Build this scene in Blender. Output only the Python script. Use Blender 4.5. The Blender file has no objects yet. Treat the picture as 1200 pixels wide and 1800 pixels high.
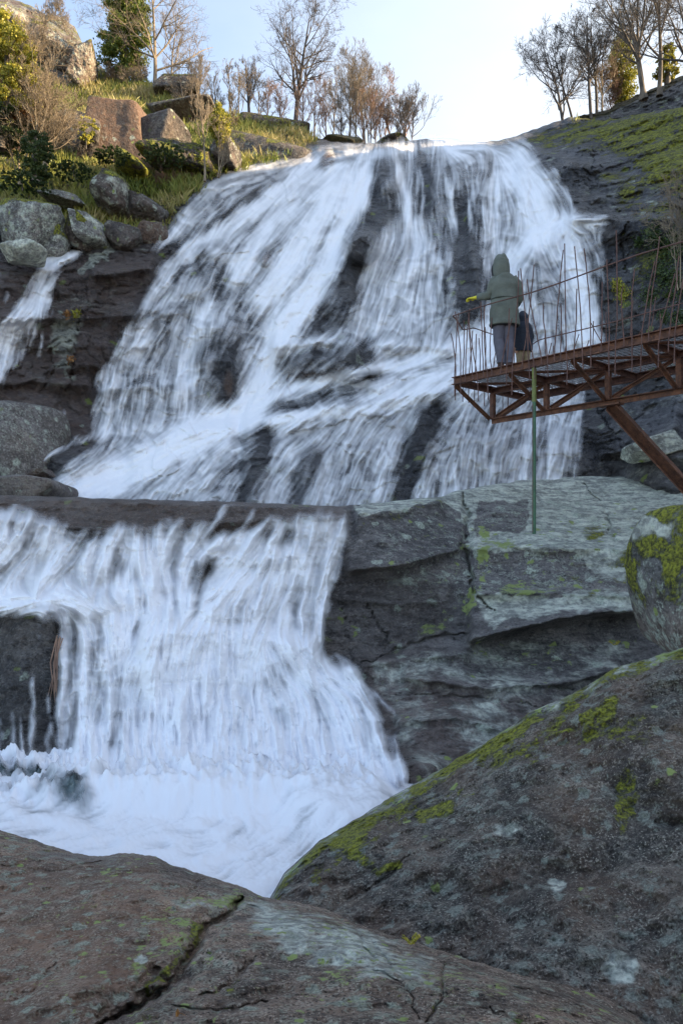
import bpy, math, random
import numpy as np
R = math.radians
# ------------------------------------------------------------------ camera, world, sun, exposure
F, CX, HY = 1300.0, 600.0, 966.0          # focal length, centre column and horizon row in photo pixels
sc = bpy.context.scene
cd = bpy.data.cameras.new('camera'); cam = bpy.data.objects.new('camera', cd)
sc.collection.objects.link(cam); sc.camera = cam
cam.location = (0, 0, 0); cam.rotation_euler = (R(90), 0, 0)
cd.sensor_fit = 'VERTICAL'; cd.sensor_height = 36; cd.lens = 26
cd.shift_y = 66 / 1800; cd.clip_start = 0.05; cd.clip_end = 2000
SUN_EL, SUN_AZ = 19.0, 96.0               # azimuth clockwise from +Y
sv = (math.cos(R(SUN_EL))*math.sin(R(SUN_AZ)), math.cos(R(SUN_EL))*math.cos(R(SUN_AZ)), math.sin(R(SUN_EL)))
ld = bpy.data.lights.new('sun', 'SUN'); ld.energy = 5.0; ld.angle = R(0.5); ld.color = (1.0, 0.78, 0.5)
lo = bpy.data.objects.new('sun', ld); sc.collection.objects.link(lo)
from mathutils import Vector
lo.rotation_euler = Vector(sv).to_track_quat('Z', 'Y').to_euler()
lo.location = (20, 10, 30)
w = bpy.data.worlds.new('World'); sc.world = w; w.use_nodes = True
nt = w.node_tree; nt.nodes.clear()
def WN(t, **k):
    n = nt.nodes.new(t)
    for a, b in k.items(): setattr(n, a, b)
    return n
sky = WN('ShaderNodeTexSky', sky_type='NISHITA', sun_disc=False, sun_elevation=R(SUN_EL), sun_rotation=R(SUN_AZ),
         altitude=800, air_density=1.0, dust_density=1.6, ozone_density=1.0)
bg = WN('ShaderNodeBackground'); bg.inputs[1].default_value = 0.15
wo = WN('ShaderNodeOutputWorld')
tc = WN('ShaderNodeTexCoord')
mp = WN('ShaderNodeMapping'); mp.inputs['Scale'].default_value = (1.0, 1.0, 2.6); mp.inputs['Location'].default_value = (0.3, 0.1, 0.2)
nz = WN('ShaderNodeTexNoise'); nz.inputs['Scale'].default_value = 1.6; nz.inputs['Detail'].default_value = 7; nz.inputs['Roughness'].default_value = 0.55
rp = WN('ShaderNodeValToRGB'); rp.color_ramp.elements[0].position = 0.36; rp.color_ramp.elements[1].position = 0.62
# thin cloud veil, thicker towards the sun
dt = WN('ShaderNodeVectorMath', operation='DOT_PRODUCT'); dt.inputs[1].default_value = (0.86, 0.5, 0.0)
mr = WN('ShaderNodeMapRange'); mr.inputs[1].default_value = 0.2; mr.inputs[2].default_value = 0.62; mr.inputs[3].default_value = 0.1; mr.inputs[4].default_value = 0.88
ma = WN('ShaderNodeMath', operation='MULTIPLY_ADD'); ma.inputs[1].default_value = 0.22
mx = WN('ShaderNodeMix', data_type='RGBA'); mx.clamp_factor = True
L = nt.links.new
L(tc.outputs['Generated'], mp.inputs[0]); L(mp.outputs[0], nz.inputs['Vector']); L(nz.outputs['Fac'], rp.inputs[0])
L(tc.outputs['Generated'], dt.inputs[0]); L(dt.outputs['Value'], mr.inputs[0])
L(rp.outputs[0], ma.inputs[0]); L(mr.outputs[0], ma.inputs[2])
L(ma.outputs[0], mx.inputs[0]); L(sky.outputs[0], mx.inputs[6]); mx.inputs[7].default_value = (2.4, 2.65, 3.0, 1)
L(mx.outputs[2], bg.inputs[0]); L(bg.outputs[0], wo.inputs[0])
sc.view_settings.view_transform = 'Standard'; sc.view_settings.look = 'None'
sc.view_settings.gamma = 1.0; sc.view_settings.exposure = 1.6
sc.cycles.max_bounces = 6; sc.cycles.transparent_max_bounces = 12
rng = np.random.default_rng(7); random.seed(7)

# ------------------------------------------------------------------ maths helpers
def P(px, py, Y):
    return np.stack([(np.asarray(px)-CX)/F*Y, np.asarray(Y)*np.ones_like(np.asarray(px, float)), (HY-np.asarray(py))/F*Y], -1)
def pt(px, py, Y): return ((px-CX)/F*Y, Y, (HY-py)/F*Y)
def hsh(x, y, z, s):
    h = (x*73856093) ^ (y*19349663) ^ (z*83492791) ^ (s*2654435761 & 0x7fffffff)
    h = (h ^ (h >> 13)) * 1274126177 & 0xffffffff
    h = (h ^ (h >> 15)) * 668265263 & 0xffffffff
    return (h ^ (h >> 16)) & 0xffff
def vnoise(x, y, z, s=0):
    """gradient noise, about -1..1"""
    xi, yi, zi = (np.floor(a).astype(np.int64) for a in (x, y, z))
    xf, yf, zf = x-xi, y-yi, z-zi
    u, v, w_ = (a*a*a*(a*(a*6-15)+10) for a in (xf, yf, zf))
    r = 0
    for i in (0, 1):
        for j in (0, 1):
            for k in (0, 1):
                h = hsh(xi+i, yi+j, zi+k, s)
                g = ((h & 31)/15.5-1)*(xf-i) + (((h >> 5) & 31)/15.5-1)*(yf-j) + (((h >> 10) & 31)/15.5-1)*(zf-k)
                r = r + g*(u if i else 1-u)*(v if j else 1-v)*(w_ if k else 1-w_)
    return r*1.5
def fbm(p, scale, octs=5, gain=0.5, s=0, st=(1, 1, 1), ridge=False):
    r = 0; a = 1; f = scale; tot = 0
    for o in range(octs):
        n = vnoise(p[..., 0]*f*st[0]+o*7.1, p[..., 1]*f*st[1], p[..., 2]*f*st[2], s+o)
        if ridge: n = 1-2*np.abs(n)
        r = r + a*n; tot += a; a *= gain; f *= 2.03
    return r/tot
def sm(x): x = np.clip(x, 0, 1); return x*x*(3-2*x)
def segdist(px, py, pts):
    """distance to a polyline, with the parameter along it and the tangent of the nearest piece"""
    d = np.full(px.shape, 1e9); tx = np.zeros(px.shape); ty = np.ones(px.shape); tt = np.zeros(px.shape)
    n = len(pts)-1
    for i in range(n):
        (ax, ay), (bx, by) = pts[i][:2], pts[i+1][:2]
        vx, vy = bx-ax, by-ay; l2 = vx*vx+vy*vy+1e-9
        t = np.clip(((px-ax)*vx+(py-ay)*vy)/l2, 0, 1)
        dd = np.hypot(px-ax-t*vx, py-ay-t*vy); m = dd < d
        d = np.where(m, dd, d); l = math.sqrt(l2)
        tx = np.where(m, vx/l, tx); ty = np.where(m, vy/l, ty); tt = np.where(m, (i+t)/n, tt)
    return d, tx, ty, tt
def stroke(px, py, pts, wd): d = segdist(px, py, pts)[0]; return sm(1.25-d/wd*1.0) if wd > 0 else d
def blob(px, py, c, r, rot=0):
    dx, dy = px-c[0], py-c[1]; a = R(rot); x = dx*math.cos(a)+dy*math.sin(a); y = -dx*math.sin(a)+dy*math.cos(a)
    return sm(1.5-np.hypot(x/r[0], y/r[1]))
def poly(px, py, pts, fe):
    d = segdist(px, py, list(pts)+[pts[0]])[0]; ins = np.zeros(px.shape, bool); n = len(pts)
    for i in range(n):
        (x1, y1), (x2, y2) = pts[i], pts[(i+1) % n]
        c = ((y1 > py) != (y2 > py)) & (px < (x2-x1)*(py-y1)/((y2-y1) or 1e-9)+x1); ins ^= c
    return sm(np.where(ins, d, -d)/fe*0.5+0.5)
def crack(px, py, pts, wd):
    d, _, _, t = segdist(px, py, pts); k = np.sqrt(np.clip(np.sin(np.clip(t, 0.0, 1)*math.pi), 0, 1))*(0.75+0.5*vnoise(px/15, py/15, px*0, 77))
    return sm(1.25-d/(wd*np.maximum(k, .02)))*(k > .05)
def cols(x0, x1, n, l, r):
    return np.concatenate([l+(x0-l)*(1-np.linspace(1, 0, 50, endpoint=True)[:-1]**1.6) if l < x0 else [], np.linspace(x0, x1, n), x1+(r-x1)*np.linspace(0, 1, 50)[1:]**1.6 if r > x1 else []])
class Depth:
    """inverse-depth thin-plate surface through control points (planes stay planes)"""
    def __init__(s, pts):
        a = np.array(pts, float); s.lo, s.hi = a[:, 0].min(), a[:, 0].max(); s.c = a[:, :2]/300; n = len(a)
        d = np.linalg.norm(s.c[:, None]-s.c[None], axis=-1); K = d*d*np.log(d+1e-9)+np.eye(n)*0.01
        Q = np.hstack([np.ones((n, 1)), s.c]); A = np.block([[K, Q], [Q.T, np.zeros((3, 3))]])
        s.w = np.linalg.solve(A, np.concatenate([1/a[:, 2], np.zeros(3)]))
    def __call__(s, px, py):
        px = np.clip(px, s.lo, s.hi)
        x, y = px/300, py/300; r = s.w[-3]+s.w[-2]*x+s.w[-1]*y
        for (cx, cy), w_ in zip(s.c, s.w[:-3]):
            d = np.hypot(x-cx, y-cy); r = r+w_*d*d*np.log(d+1e-9)
        return 1/r
def ledge(px, py, pts, amp, up, dn, jit=3.0, s=0):
    """rock lip that sticks out towards the valley above a line and falls back below it (metres)"""
    xs = [p[0] for p in pts]; yl = np.interp(px, xs, [p[1] for p in pts])
    yl = yl+jit*vnoise(px/23.0, px*0, px*0+s, s)+jit*0.4*vnoise(px/7.0, px*0, px*0+s, s+3)
    win = sm((px-xs[0])/18)*sm((xs[-1]-px)/18); q = yl-py
    return amp*win*np.where(q >= 0, np.exp(-q/up), np.exp(np.minimum(q, 0)/dn))

# ------------------------------------------------------------------ object helpers
def link(o, parent=None):
    sc.collection.objects.link(o)
    if parent: o.parent = parent
    return o
def tag(o, label=None, cat=None, group=None, kind=None):
    for k, v in (('label', label), ('category', cat), ('group', group), ('kind', kind)):
        if v: o[k] = v
    return o
def mesh_np(name, V, faces, mat, parent=None, attrs=None, smooth=True):
    """faces: (n,3) or (n,4) array, or list of lists"""
    me = bpy.data.meshes.new(name); V = np.ascontiguousarray(V, np.float32)
    Fs = faces if isinstance(faces, np.ndarray) else np.array(faces)
    me.vertices.add(len(V)); me.vertices.foreach_set('co', V.ravel())
    k = Fs.shape[1]; me.loops.add(Fs.size); me.loops.foreach_set('vertex_index', Fs.astype(np.int32).ravel())
    me.polygons.add(len(Fs)); me.polygons.foreach_set('loop_start', np.arange(0, Fs.size, k, dtype=np.int32))
    me.polygons.foreach_set('loop_total', np.full(len(Fs), k, np.int32))
    me.update(calc_edges=True); me.validate()
    me.polygons.foreach_set('use_smooth', np.full(len(me.polygons), smooth))
    for a, v in (attrs or {}).items():
        at = me.attributes.new(a, 'FLOAT', 'POINT'); at.data.foreach_set('value', np.ascontiguousarray(v, np.float32).ravel())
    if mat: me.materials.append(mat)
    return link(bpy.data.objects.new(name, me), parent)
def gridfaces(nr, nc):
    i = np.arange(nr*nc).reshape(nr, nc)
    return np.stack([i[:-1, :-1], i[:-1, 1:], i[1:, 1:], i[1:, :-1]], -1).reshape(-1, 4)

# ------------------------------------------------------------------ materials
class M:
    def __init__(s, name):
        s.m = bpy.data.materials.new(name); s.m.use_nodes = True; s.t = s.m.node_tree; s.t.nodes.clear()
        s.out = s.n('ShaderNodeOutputMaterial'); s.bsdf = s.n('ShaderNodeBsdfPrincipled')
        s.t.links.new(s.bsdf.outputs[0], s.out.inputs[0]); s.geo = s.n('ShaderNodeTexCoord').outputs['Object']
    def n(s, ty, **k):
        n = s.t.nodes.new(ty)
        for a, b in k.items(): setattr(n, a, b)
        return n
    def set(s, sock, v):
        if hasattr(v, 'is_linked') or hasattr(v, 'links'): s.t.links.new(v, sock)
        elif isinstance(v, (tuple, list)): sock.default_value = (*v, 1) if len(v) == 3 and sock.type == 'RGBA' else v
        else: sock.default_value = v
    def inp(s, **k):
        for a, v in k.items(): s.set(s.bsdf.inputs[a.replace('_', ' ')], v)
    def noise(s, scale, detail=4, rough=0.55, vec=None, st=None, dist=0):
        v = vec or s.geo
        if st:
            mpn = s.n('ShaderNodeMapping'); s.t.links.new(v, mpn.inputs[0]); mpn.inputs['Scale'].default_value = st; v = mpn.outputs[0]
        n = s.n('ShaderNodeTexNoise'); s.t.links.new(v, n.inputs['Vector'])
        n.inputs['Scale'].default_value = scale; n.inputs['Detail'].default_value = detail; n.inputs['Roughness'].default_value = rough
        n.inputs['Distortion'].default_value = dist
        return n.outputs['Fac']
    def vor(s, scale, feature='F1', out='Distance', rnd=1):
        n = s.n('ShaderNodeTexVoronoi', feature=feature); s.t.links.new(s.geo, n.inputs['Vector']); n.inputs['Scale'].default_value = scale
        n.inputs['Randomness'].default_value = rnd
        return n.outputs[out]
    def rng(s, v, a, b, c=0.0, d=1.0):
        n = s.n('ShaderNodeMapRange', interpolation_type='SMOOTHSTEP'); s.set(n.inputs[0], v)
        for i, x in enumerate((a, b, c, d)): s.set(n.inputs[i+1], x)
        return n.outputs[0]
    def math(s, op, a, b=0.0, clamp=False):
        n = s.n('ShaderNodeMath', operation=op, use_clamp=clamp); s.set(n.inputs[0], a); s.set(n.inputs[1], b); return n.outputs[0]
    def mix(s, f, a, b, blend='MIX'):
        n = s.n('ShaderNodeMix', data_type='RGBA', blend_type=blend); s.set(n.inputs[0], f); s.set(n.inputs[6], a); s.set(n.inputs[7], b); return n.outputs[2]
    def attr(s, name): return s.n('ShaderNodeAttribute', attribute_name=name).outputs['Fac']
    def up(s):
        g = s.n('ShaderNodeNewGeometry'); x = s.n('ShaderNodeSeparateXYZ'); s.t.links.new(g.outputs['Normal'], x.inputs[0]); return x.outputs[2]
    def bump(s, h, strength=0.5, dist=0.05, normal=None):
        n = s.n('ShaderNodeBump'); s.set(n.inputs['Height'], h); n.inputs['Strength'].default_value = strength; n.inputs['Distance'].default_value = dist
        if normal: s.t.links.new(normal, n.inputs['Normal'])
        return n.outputs[0]

def rock_mat(name, dark, mid, lite, sc_=1.0, speck=0.25, lich=(0.30, 0.33, 0.27), lich_amt=0.0, yl_amt=0.0, moss_amt=0.0,
             rough=0.75, wet=0.0, bump=0.06, grain=60.0, mosscol=(0.20, 0.20, 0.018), st=(1, 1, 1)):
    m = M(name)
    n1 = m.noise(0.9*sc_, 8, 0.62, st=st, dist=0.4); n2 = m.noise(5*sc_, 8, 0.7, st=st); n3 = m.noise(grain*sc_, 3, 0.7)
    n4 = m.noise(2.3*sc_, 9, 0.68, dist=0.3); n5 = m.noise(13*sc_, 6, 0.7)
    c = m.mix(m.rng(n1, 0.36, 0.66), dark, mid)
    mot = m.math('ADD', m.math('MULTIPLY', n2, .55), m.math('MULTIPLY', n5, .45))
    c = m.mix(m.rng(mot, 0.50, 0.64, 0, 0.85), c, lite)
    c = m.mix(m.rng(mot, 0.50, 0.38, 0, 0.85), c, tuple(x*0.35 for x in dark))
    c = m.mix(m.math('MULTIPLY', m.rng(n3, 0.56, 0.66, 0, speck*1.6), m.rng(n4, .36, .58, .15, 1.0)), c, tuple(min(1, x*1.35) for x in lite))
    c = m.mix(m.rng(n3, 0.45, 0.37, 0, speck*1.9), c, tuple(x*0.2 for x in dark))
    big = m.noise(0.42*sc_, 5, .6, dist=.5); c = m.mix(m.rng(big, .47, .36, 0, .6), c, m.mix(1.0, c, (.42, .40, .40), 'MULTIPLY')); c = m.mix(m.rng(big, .54, .66, 0, .55), c, m.mix(1.0, c, (1.55, 1.42, 1.28), 'MULTIPLY'))
    br = m.attr('brown'); c = m.mix(m.math('MULTIPLY', br, m.rng(n5, 0.3, 0.7, 0.35, 1.0)), c, (0.24, 0.125, 0.070))
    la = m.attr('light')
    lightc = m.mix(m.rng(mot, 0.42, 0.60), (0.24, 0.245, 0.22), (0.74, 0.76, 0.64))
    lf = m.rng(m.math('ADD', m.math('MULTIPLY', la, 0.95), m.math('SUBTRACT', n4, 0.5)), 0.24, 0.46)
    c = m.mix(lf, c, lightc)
    # pale lichen patches, crusty edges
    pat = m.math('ADD', m.math('MULTIPLY', m.noise(3.7*sc_, 10, 0.72), 0.75), m.math('MULTIPLY', m.vor(9*sc_), 0.25))
    la2 = m.math('ADD', m.attr('lichen'), lich_amt)
    pat = m.math('ADD', pat, m.math('ADD', m.math('MULTIPLY', m.math('SUBTRACT', n5, .5), .5), m.math('MULTIPLY', m.math('SUBTRACT', n3, .5), .35)))
    f1 = m.math('MULTIPLY', m.math('MULTIPLY', m.rng(pat, 0.50, 0.66), la2, True), m.rng(n1, .3, .6, .15, .9))
    c = m.mix(f1, c, m.mix(m.rng(n3, .35, .65), tuple(x*.7 for x in lich), tuple(min(1, x*1.8) for x in lich)))
    # round crusts of lichen, some cells only
    def crust(scale, amount):
        v = m.n('ShaderNodeTexVoronoi', feature='F1'); m.t.links.new(m.geo, v.inputs['Vector']); v.inputs['Scale'].default_value = scale
        sx = m.n('ShaderNodeSeparateColor'); m.t.links.new(v.outputs['Color'], sx.inputs[0])
        edge = m.math('ADD', v.outputs['Distance'], m.math('ADD', m.math('MULTIPLY', m.math('SUBTRACT', n5, .5), 1.1), m.math('MULTIPLY', sx.outputs[1], .18)))
        return m.math('MULTIPLY', m.rng(edge, .40, .30), m.rng(m.math('ADD', sx.outputs[0], m.math('MULTIPLY', amount, .75)), .93, .97))
    c = m.mix(m.math('MULTIPLY', crust(4.2*sc_, la2), .8), c, m.mix(m.rng(n3, .35, .65), tuple(x*.9 for x in lich), tuple(min(1, x*2.1) for x in lich)))
    yn = m.noise(7.7*sc_, 9, 0.7, dist=0.5)
    ya = m.math('MULTIPLY', m.math('ADD', m.attr('yellow'), yl_amt), m.rng(m.noise(2.6*sc_, 5, .65), .36, .60, .25, 1.15))
    f2 = m.rng(m.math('ADD', m.math('ADD', m.math('MULTIPLY', yn, .6), m.math('MULTIPLY', n5, .4)), m.math('MULTIPLY', ya, 0.22)), 0.615, 0.70)
    f2 = m.math('MAXIMUM', f2, crust(6.1*sc_, m.math('MULTIPLY', ya, .8)))
    c = m.mix(f2, c, m.mix(n5, (0.20, 0.25, 0.06), (0.40, 0.47, 0.16)))
    # moss: attribute plus upward faces
    mn = m.noise(3.1*sc_, 9, 0.72, dist=0.4)
    mo = m.math('ADD', m.math('MULTIPLY', m.math('MULTIPLY', m.attr('moss'), m.rng(n4, .34, .60, .55, 1.15)), 0.50), m.math('MULTIPLY', m.rng(m.up(), 0.25, 0.9), moss_amt))
    mn = m.math('ADD', mn, m.math('MULTIPLY', m.math('SUBTRACT', n5, .5), .45)); f3 = m.rng(m.math('ADD', mn, mo), 0.72, 0.90)
    c = m.mix(f3, c, m.mix(m.rng(m.math('ADD', m.math('MULTIPLY', m.noise(26*sc_, 5, 0.7), .5), m.math('MULTIPLY', n5, .5)), .36, .64), tuple(x*0.22 for x in mosscol), tuple(x*1.9 for x in mosscol)))
    # turf / dead grass litter
    gr = m.attr('grass'); f4 = m.rng(m.math('ADD', m.math('MULTIPLY', gr, 0.8), m.math('MULTIPLY', n2, 0.5)), 0.45, 0.7)
    c = m.mix(f4, c, m.mix(m.rng(n5, 0.35, 0.65), (0.045, 0.052, 0.018), (0.16, 0.12, 0.055)))
    wt = m.math('ADD', m.attr('wet'), wet, True)
    c = m.mix(m.math('MULTIPLY', wt, 0.42), c, (0, 0, 0))
    dry = m.math('SUBTRACT', 1.0, m.math('MAXIMUM', f3, f4), True)
    ro = m.math('SUBTRACT', rough, m.math('MULTIPLY', m.math('MULTIPLY', wt, dry), rough-0.24))
    ro = m.math('ADD', ro, m.math('MULTIPLY', m.math('SUBTRACT', n5, 0.5), 0.5), True)
    m.inp(Base_Color=c, Roughness=ro)
    h = m.math('ADD', m.math('MULTIPLY', n2, 1.0), m.math('MULTIPLY', n5, 0.45))
    h = m.math('ADD', h, m.math('MULTIPLY', n3, 0.10)); h = m.math('ADD', h, m.math('MULTIPLY', f3, m.math('ADD', .2, m.math('MULTIPLY', n3, .5))))
    h = m.math('ADD', h, m.math('MULTIPLY', f1, 0.05))
    m.inp(Normal=m.bump(h, 1.0, bump*1.5))
    return m.m
MAT = {}
MAT['cliff'] = rock_mat('cliff_rock', (0.075, 0.074, 0.084), (0.165, 0.162, 0.175), (0.30, 0.295, 0.30), 0.55, 0.15, lich_amt=0.05, wet=0.1, bump=0.20, grain=22, st=(1, 1, 2.2))
MAT['shelf'] = rock_mat('shelf_rock', (0.095, 0.086, 0.086), (0.22, 0.20, 0.19), (0.34, 0.31, 0.285), 1.0, 0.3, lich_amt=0.05, bump=0.08, grain=36, st=(0.6, 1, 1.8))
MAT['front'] = rock_mat('boulder_rock', (0.10, 0.066, 0.046), (0.29, 0.195, 0.135), (0.46, 0.38, 0.30), 3.0, 0.6, lich=(0.20, 0.21, 0.16), lich_amt=0.3, yl_amt=0.14, moss_amt=0.04, bump=0.022, grain=34)
MAT['darkb'] = rock_mat('dark_boulder_rock', (0.050, 0.043, 0.037), (0.155, 0.130, 0.105), (0.38, 0.34, 0.28), 2.2, 0.6, lich=(0.17, 0.18, 0.15), lich_amt=0.2, yl_amt=0.0, moss_amt=0.03, bump=0.035, grain=38)
MAT['boulder'] = rock_mat('grey_rock', (0.10, 0.095, 0.09), (0.22, 0.21, 0.20), (0.38, 0.37, 0.35), 1.1, 0.3, lich_amt=0.4, moss_amt=0.06, bump=0.06, grain=26)
MAT['block'] = rock_mat('outcrop_rock', (0.06, 0.048, 0.044), (0.13, 0.098, 0.082), (0.24, 0.20, 0.17), 0.8, 0.2, lich_amt=0.1, moss_amt=0.06, bump=0.1, grain=20)

def water_mat(name, col=(0.86, 0.855, 0.88), rough=0.55):
    m = M(name); a = m.attr('foam')
    m.inp(Base_Color=col, Roughness=rough, Alpha=a)
    m.bsdf.inputs['Specular IOR Level'].default_value = 0.3
    return m.m
MAT['water'] = water_mat('white_water')

# ------------------------------------------------------------------ the cliff (cascade bed, left rocks, hillside, right wall)
CL = Depth([(100,880,13.4),(350,880,13.4),(600,885,13.4),(850,880,13.4),(1000,880,13.6),(-150,960,12.6),(300,970,12.4),(600,970,12.5),(900,970,12.8),(1200,970,12.4),(1350,970,11.5),
    (170,772,16.0),(420,742,16.3),(520,702,16.6),(680,650,16.8),(800,620,16.9),(920,620,16.6),
    (230,700,17.0),(400,650,17.4),(420,500,19.0),(500,380,21.6),(560,300,24.2),(640,262,26.2),(740,250,27.5),(800,250,27.5),(450,310,24.2),
    (600,600,17.5),(640,500,18.9),(700,450,19.8),(800,500,19.3),(780,400,21.4),(800,300,23.6),(950,290,23.2),(1050,400,19.6),(960,500,18.2),(1000,600,16.9),(1000,700,15.6),(900,750,15.0),(700,780,14.9),(500,800,14.6),(300,820,14.6),(1000,800,14.2),
    (1100,450,18.4),(1200,450,16.9),(1100,600,16.2),(1200,600,15.0),(1100,800,14.0),(1200,800,12.9),(1350,450,14.5),(1350,700,12.6),
    (1050,260,23.6),(1200,195,23.2),(1100,340,20.4),(1200,380,18.2),(950,240,26.8),(880,250,27.6),(1350,200,20.0),(1350,380,16),
    (320,440,20.2),(200,500,18.6),(100,500,18.2),(0,480,17.6),(150,650,16.8),(0,600,16.7),(100,760,15.5),(0,760,15.0),(0,850,13.8),(-150,600,15.6),(-150,800,13.8),(200,437,19.6),(0,440,18.6),
    (0,330,21.5),(150,340,22.0),(320,340,22.6),(400,300,24.4),(100,260,25.5),(250,265,26.3),(420,240,27.6),(520,262,27.0),(0,160,29.5),(150,140,33.0),(0,30,34.0),(60,60,34.0),(-150,330,19.5),(-150,100,29),(250,160,31.5),(350,190,31.0),(550,240,29.0)])
SIL = [(-150,-60),(0,-10),(60,12),(80,25),(110,30),(132,48),(150,85),(190,130),(215,146),(240,140),(290,150),(330,165),(350,185),(380,196),(420,208),(470,214),(520,222),(548,240),(600,252),(650,252),(700,250),(745,244),(790,249),(830,252),(880,246),(905,240),(940,226),(1000,206),(1060,212),(1100,205),(1150,196),(1200,188),(1350,165)]
SX = [p[0] for p in SIL]; SY = [p[1] for p in SIL]
def hillw(px, py): return sm((430-py)/40)*sm((520-px)/60)
def cliffY(px, py, fine=True):
    Y = CL(px, py)
    for a in (([(725,286),(790,284),(870,284)],1.0,30,70),([(545,268),(640,262),(730,258)],.5,20,16),([(990,388),(1060,386),(1100,388),(1200,384)],1.1,22,60),
              ([(470,612),(560,604),(640,606)],.7,22,35),([(640,608),(720,608),(800,614)],.45,25,10),([(600,440),(640,412),(690,405)],.6,16,28),
              ([(330,585),(370,575),(430,590)],.4,30,18),([(330,640),(380,632),(420,640)],.35,18,22),([(180,570),(260,545),(330,560)],.3,30,20),([(170,690),(250,680),(330,686)],.35,20,25),
              ([(420,752),(520,725),(640,712),(760,692),(900,690)],.55,18,50),([(220,790),(300,770),(420,752)],.3,20,30),([(640,690),(800,668),(900,660)],.3,15,12),
              ([(150,487),(200,482),(280,470)],.55,26,8),([(-60,565),(60,560),(150,560),(250,552)],.5,22,12),([(60,612),(150,606),(210,612)],.2,14,9),([(80,655),(150,640),(190,650)],.35,20,9),([(-60,680),(60,670),(170,680)],.5,22,16),
              ([(90,598),(120,590),(200,592)],.25,10,8),([(-60,500),(0,505),(60,500)],.5,14,20),([(860,262),(900,258),(960,272),(1020,290)],.5,12,14),([(900,300),(960,290),(1040,296)],.6,10,40),
              ([(1040,322),(1100,330),(1200,330)],.3,14,20),([(1060,690),(1120,660),(1200,640)],.35,30,25),([(1100,780),(1150,770),(1200,745)],.5,30,15),([(1040,800),(1120,790),(1220,810)],.4,20,15)):
        Y = Y-ledge(px, py, a[0], a[1], a[2], a[3], s=int(a[0][0][0]) % 97)
    # knobs standing out of the falls
    for c, r, a in (((680,300),(22,38),1.1),((745,330),(14,46),-.6),((635,430),(26,28),1.2),((815,490),(38,70),1.0),((770,440),(24,34),.4),((575,283),(10,17),.5),((466,456),(8,10),.35),
                    ((625,635),(36,30),.9),((555,640),(40,22),.5),((385,640),(34,66),.6),((600,520),(26,50),.5),((935,480),(26,40),.5),((950,430),(30,30),.3),((130,810),(60,22),.4),((740,780),(20,60),.25),((450,830),(20,60),.25),((545,840),(20,50),.2),
                    ((840,420),(20,70),.5)):
        Y = Y-a*blob(px, py, c, r)
    # joints in the rock
    jx = px+6*vnoise(px/17, py/17, px*0, 61)+3*vnoise(px/6, py/6, px*0, 62); jy = py+5*vnoise(px/17, py/17, px*0+3, 61)
    for pts, w_, a in (([(300,440),(280,470),(262,520)],4,.25),([(1045,262),(1040,300),(1050,330)],4,.3),([(155,480),(152,560)],3,.2),([(140,560),(128,640),(118,690)],4,.25),([(1105,388),(1090,420),(1100,480)],4,.3),
                       ([(295,430),(430,345)],5,.2),([(1080,760),(1094,790)],3,.1),([(1030,690),(1094,790)],3,.12),([(88,610),(95,650),(70,690)],5,.25)):
        Y = Y+a*.5*crack(jx, jy, pts, w_*.8)
    p = P(px, py, Y)
    cas = poly(px, py, [(560,240),(900,240),(1040,390),(1040,900),(100,900),(150,650),(300,430),(450,300)], 60)
    k = 1-0.5*cas
    Y = Y-.55*sm((px-960)/80)*sm((400-py)/60)*fbm(p, .55, 2, s=91)
    Y = Y+k*0.45*fbm(p, 0.35, 3, s=1)+k*0.22*(fbm(p, 0.9, 4, s=5, st=(0.8, .8, 1.5), ridge=True)-0.2)
    if fine:
        blk = fbm(p, 0.75, 3, s=11, st=(1.0, 1, 1.25)); Y = Y+0.42*k*(np.floor(blk*5+fbm(p, 2.5, 2, s=12)*0.5)/5)
        Y = Y-(0.085+.04*hillw(px, py))*fbm(p, 2.4, 5, gain=0.62, s=21)
    return Y
nc, nr = 560, 380
cx = cols(-150, 1350, nc, -700, 1800); nc = len(cx); ys = np.interp(cx, SX, SY)+1.8*vnoise(cx/14, cx*0, cx*0)*1.5
tt = np.linspace(0, 1, nr)[:, None]
PX = np.repeat(cx[None], nr, 0); PY = 985+(ys[None]-985)*tt
CY = cliffY(PX, PY)
back = np.minimum(1, np.maximum(0, (PY-ys[None])/10)); CY = CY+0.5*(1-np.sqrt(back))*0.6
V = P(PX, PY, CY)
top = V[-1]; rows = [V]
for dy, dz in ((0.35, -.12), (0.9, -.35), (1.8, -.55), (4, -.7), (8, -.9), (15, -1.5), (30, -3)):
    r_ = top.copy(); r_[:, 1] += dy; r_[:, 0] += dy*(top[:, 0]/top[:, 1]); r_[:, 2] += dz+0.25*vnoise(r_[:, 0]*.5, r_[:, 1]*.5, r_[:, 0]*0)*min(dy, 1); rows.append(r_[None])
V = np.concatenate(rows, 0); nrr = V.shape[0]
apx = np.vstack([PX]+[PX[-1:]]*7); apy = np.vstack([PY]+[PY[-1:]]*7)
wj = 14*vnoise(apx/40, apy/40, apx*0, 3)+6*vnoise(apx/13, apy/13, apx*0, 4); ax_, ay_ = apx+wj, apy+wj*0.7
hill = poly(ax_, ay_, [(-300,445),(20,400),(100,430),(200,420),(300,400),(330,350),(380,312),(480,292),(560,256),(600,-200),(-300,-200)], 26)
moss_r = poly(ax_, ay_, [(890,262),(960,225),(1060,180),(1400,120),(1400,330),(1200,330),(1130,290),(1040,262),(980,262)], 30)
moss_r2 = poly(ax_, ay_, [(1040,290),(1400,280),(1400,400),(1110,385),(1050,340)], 24)
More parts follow.
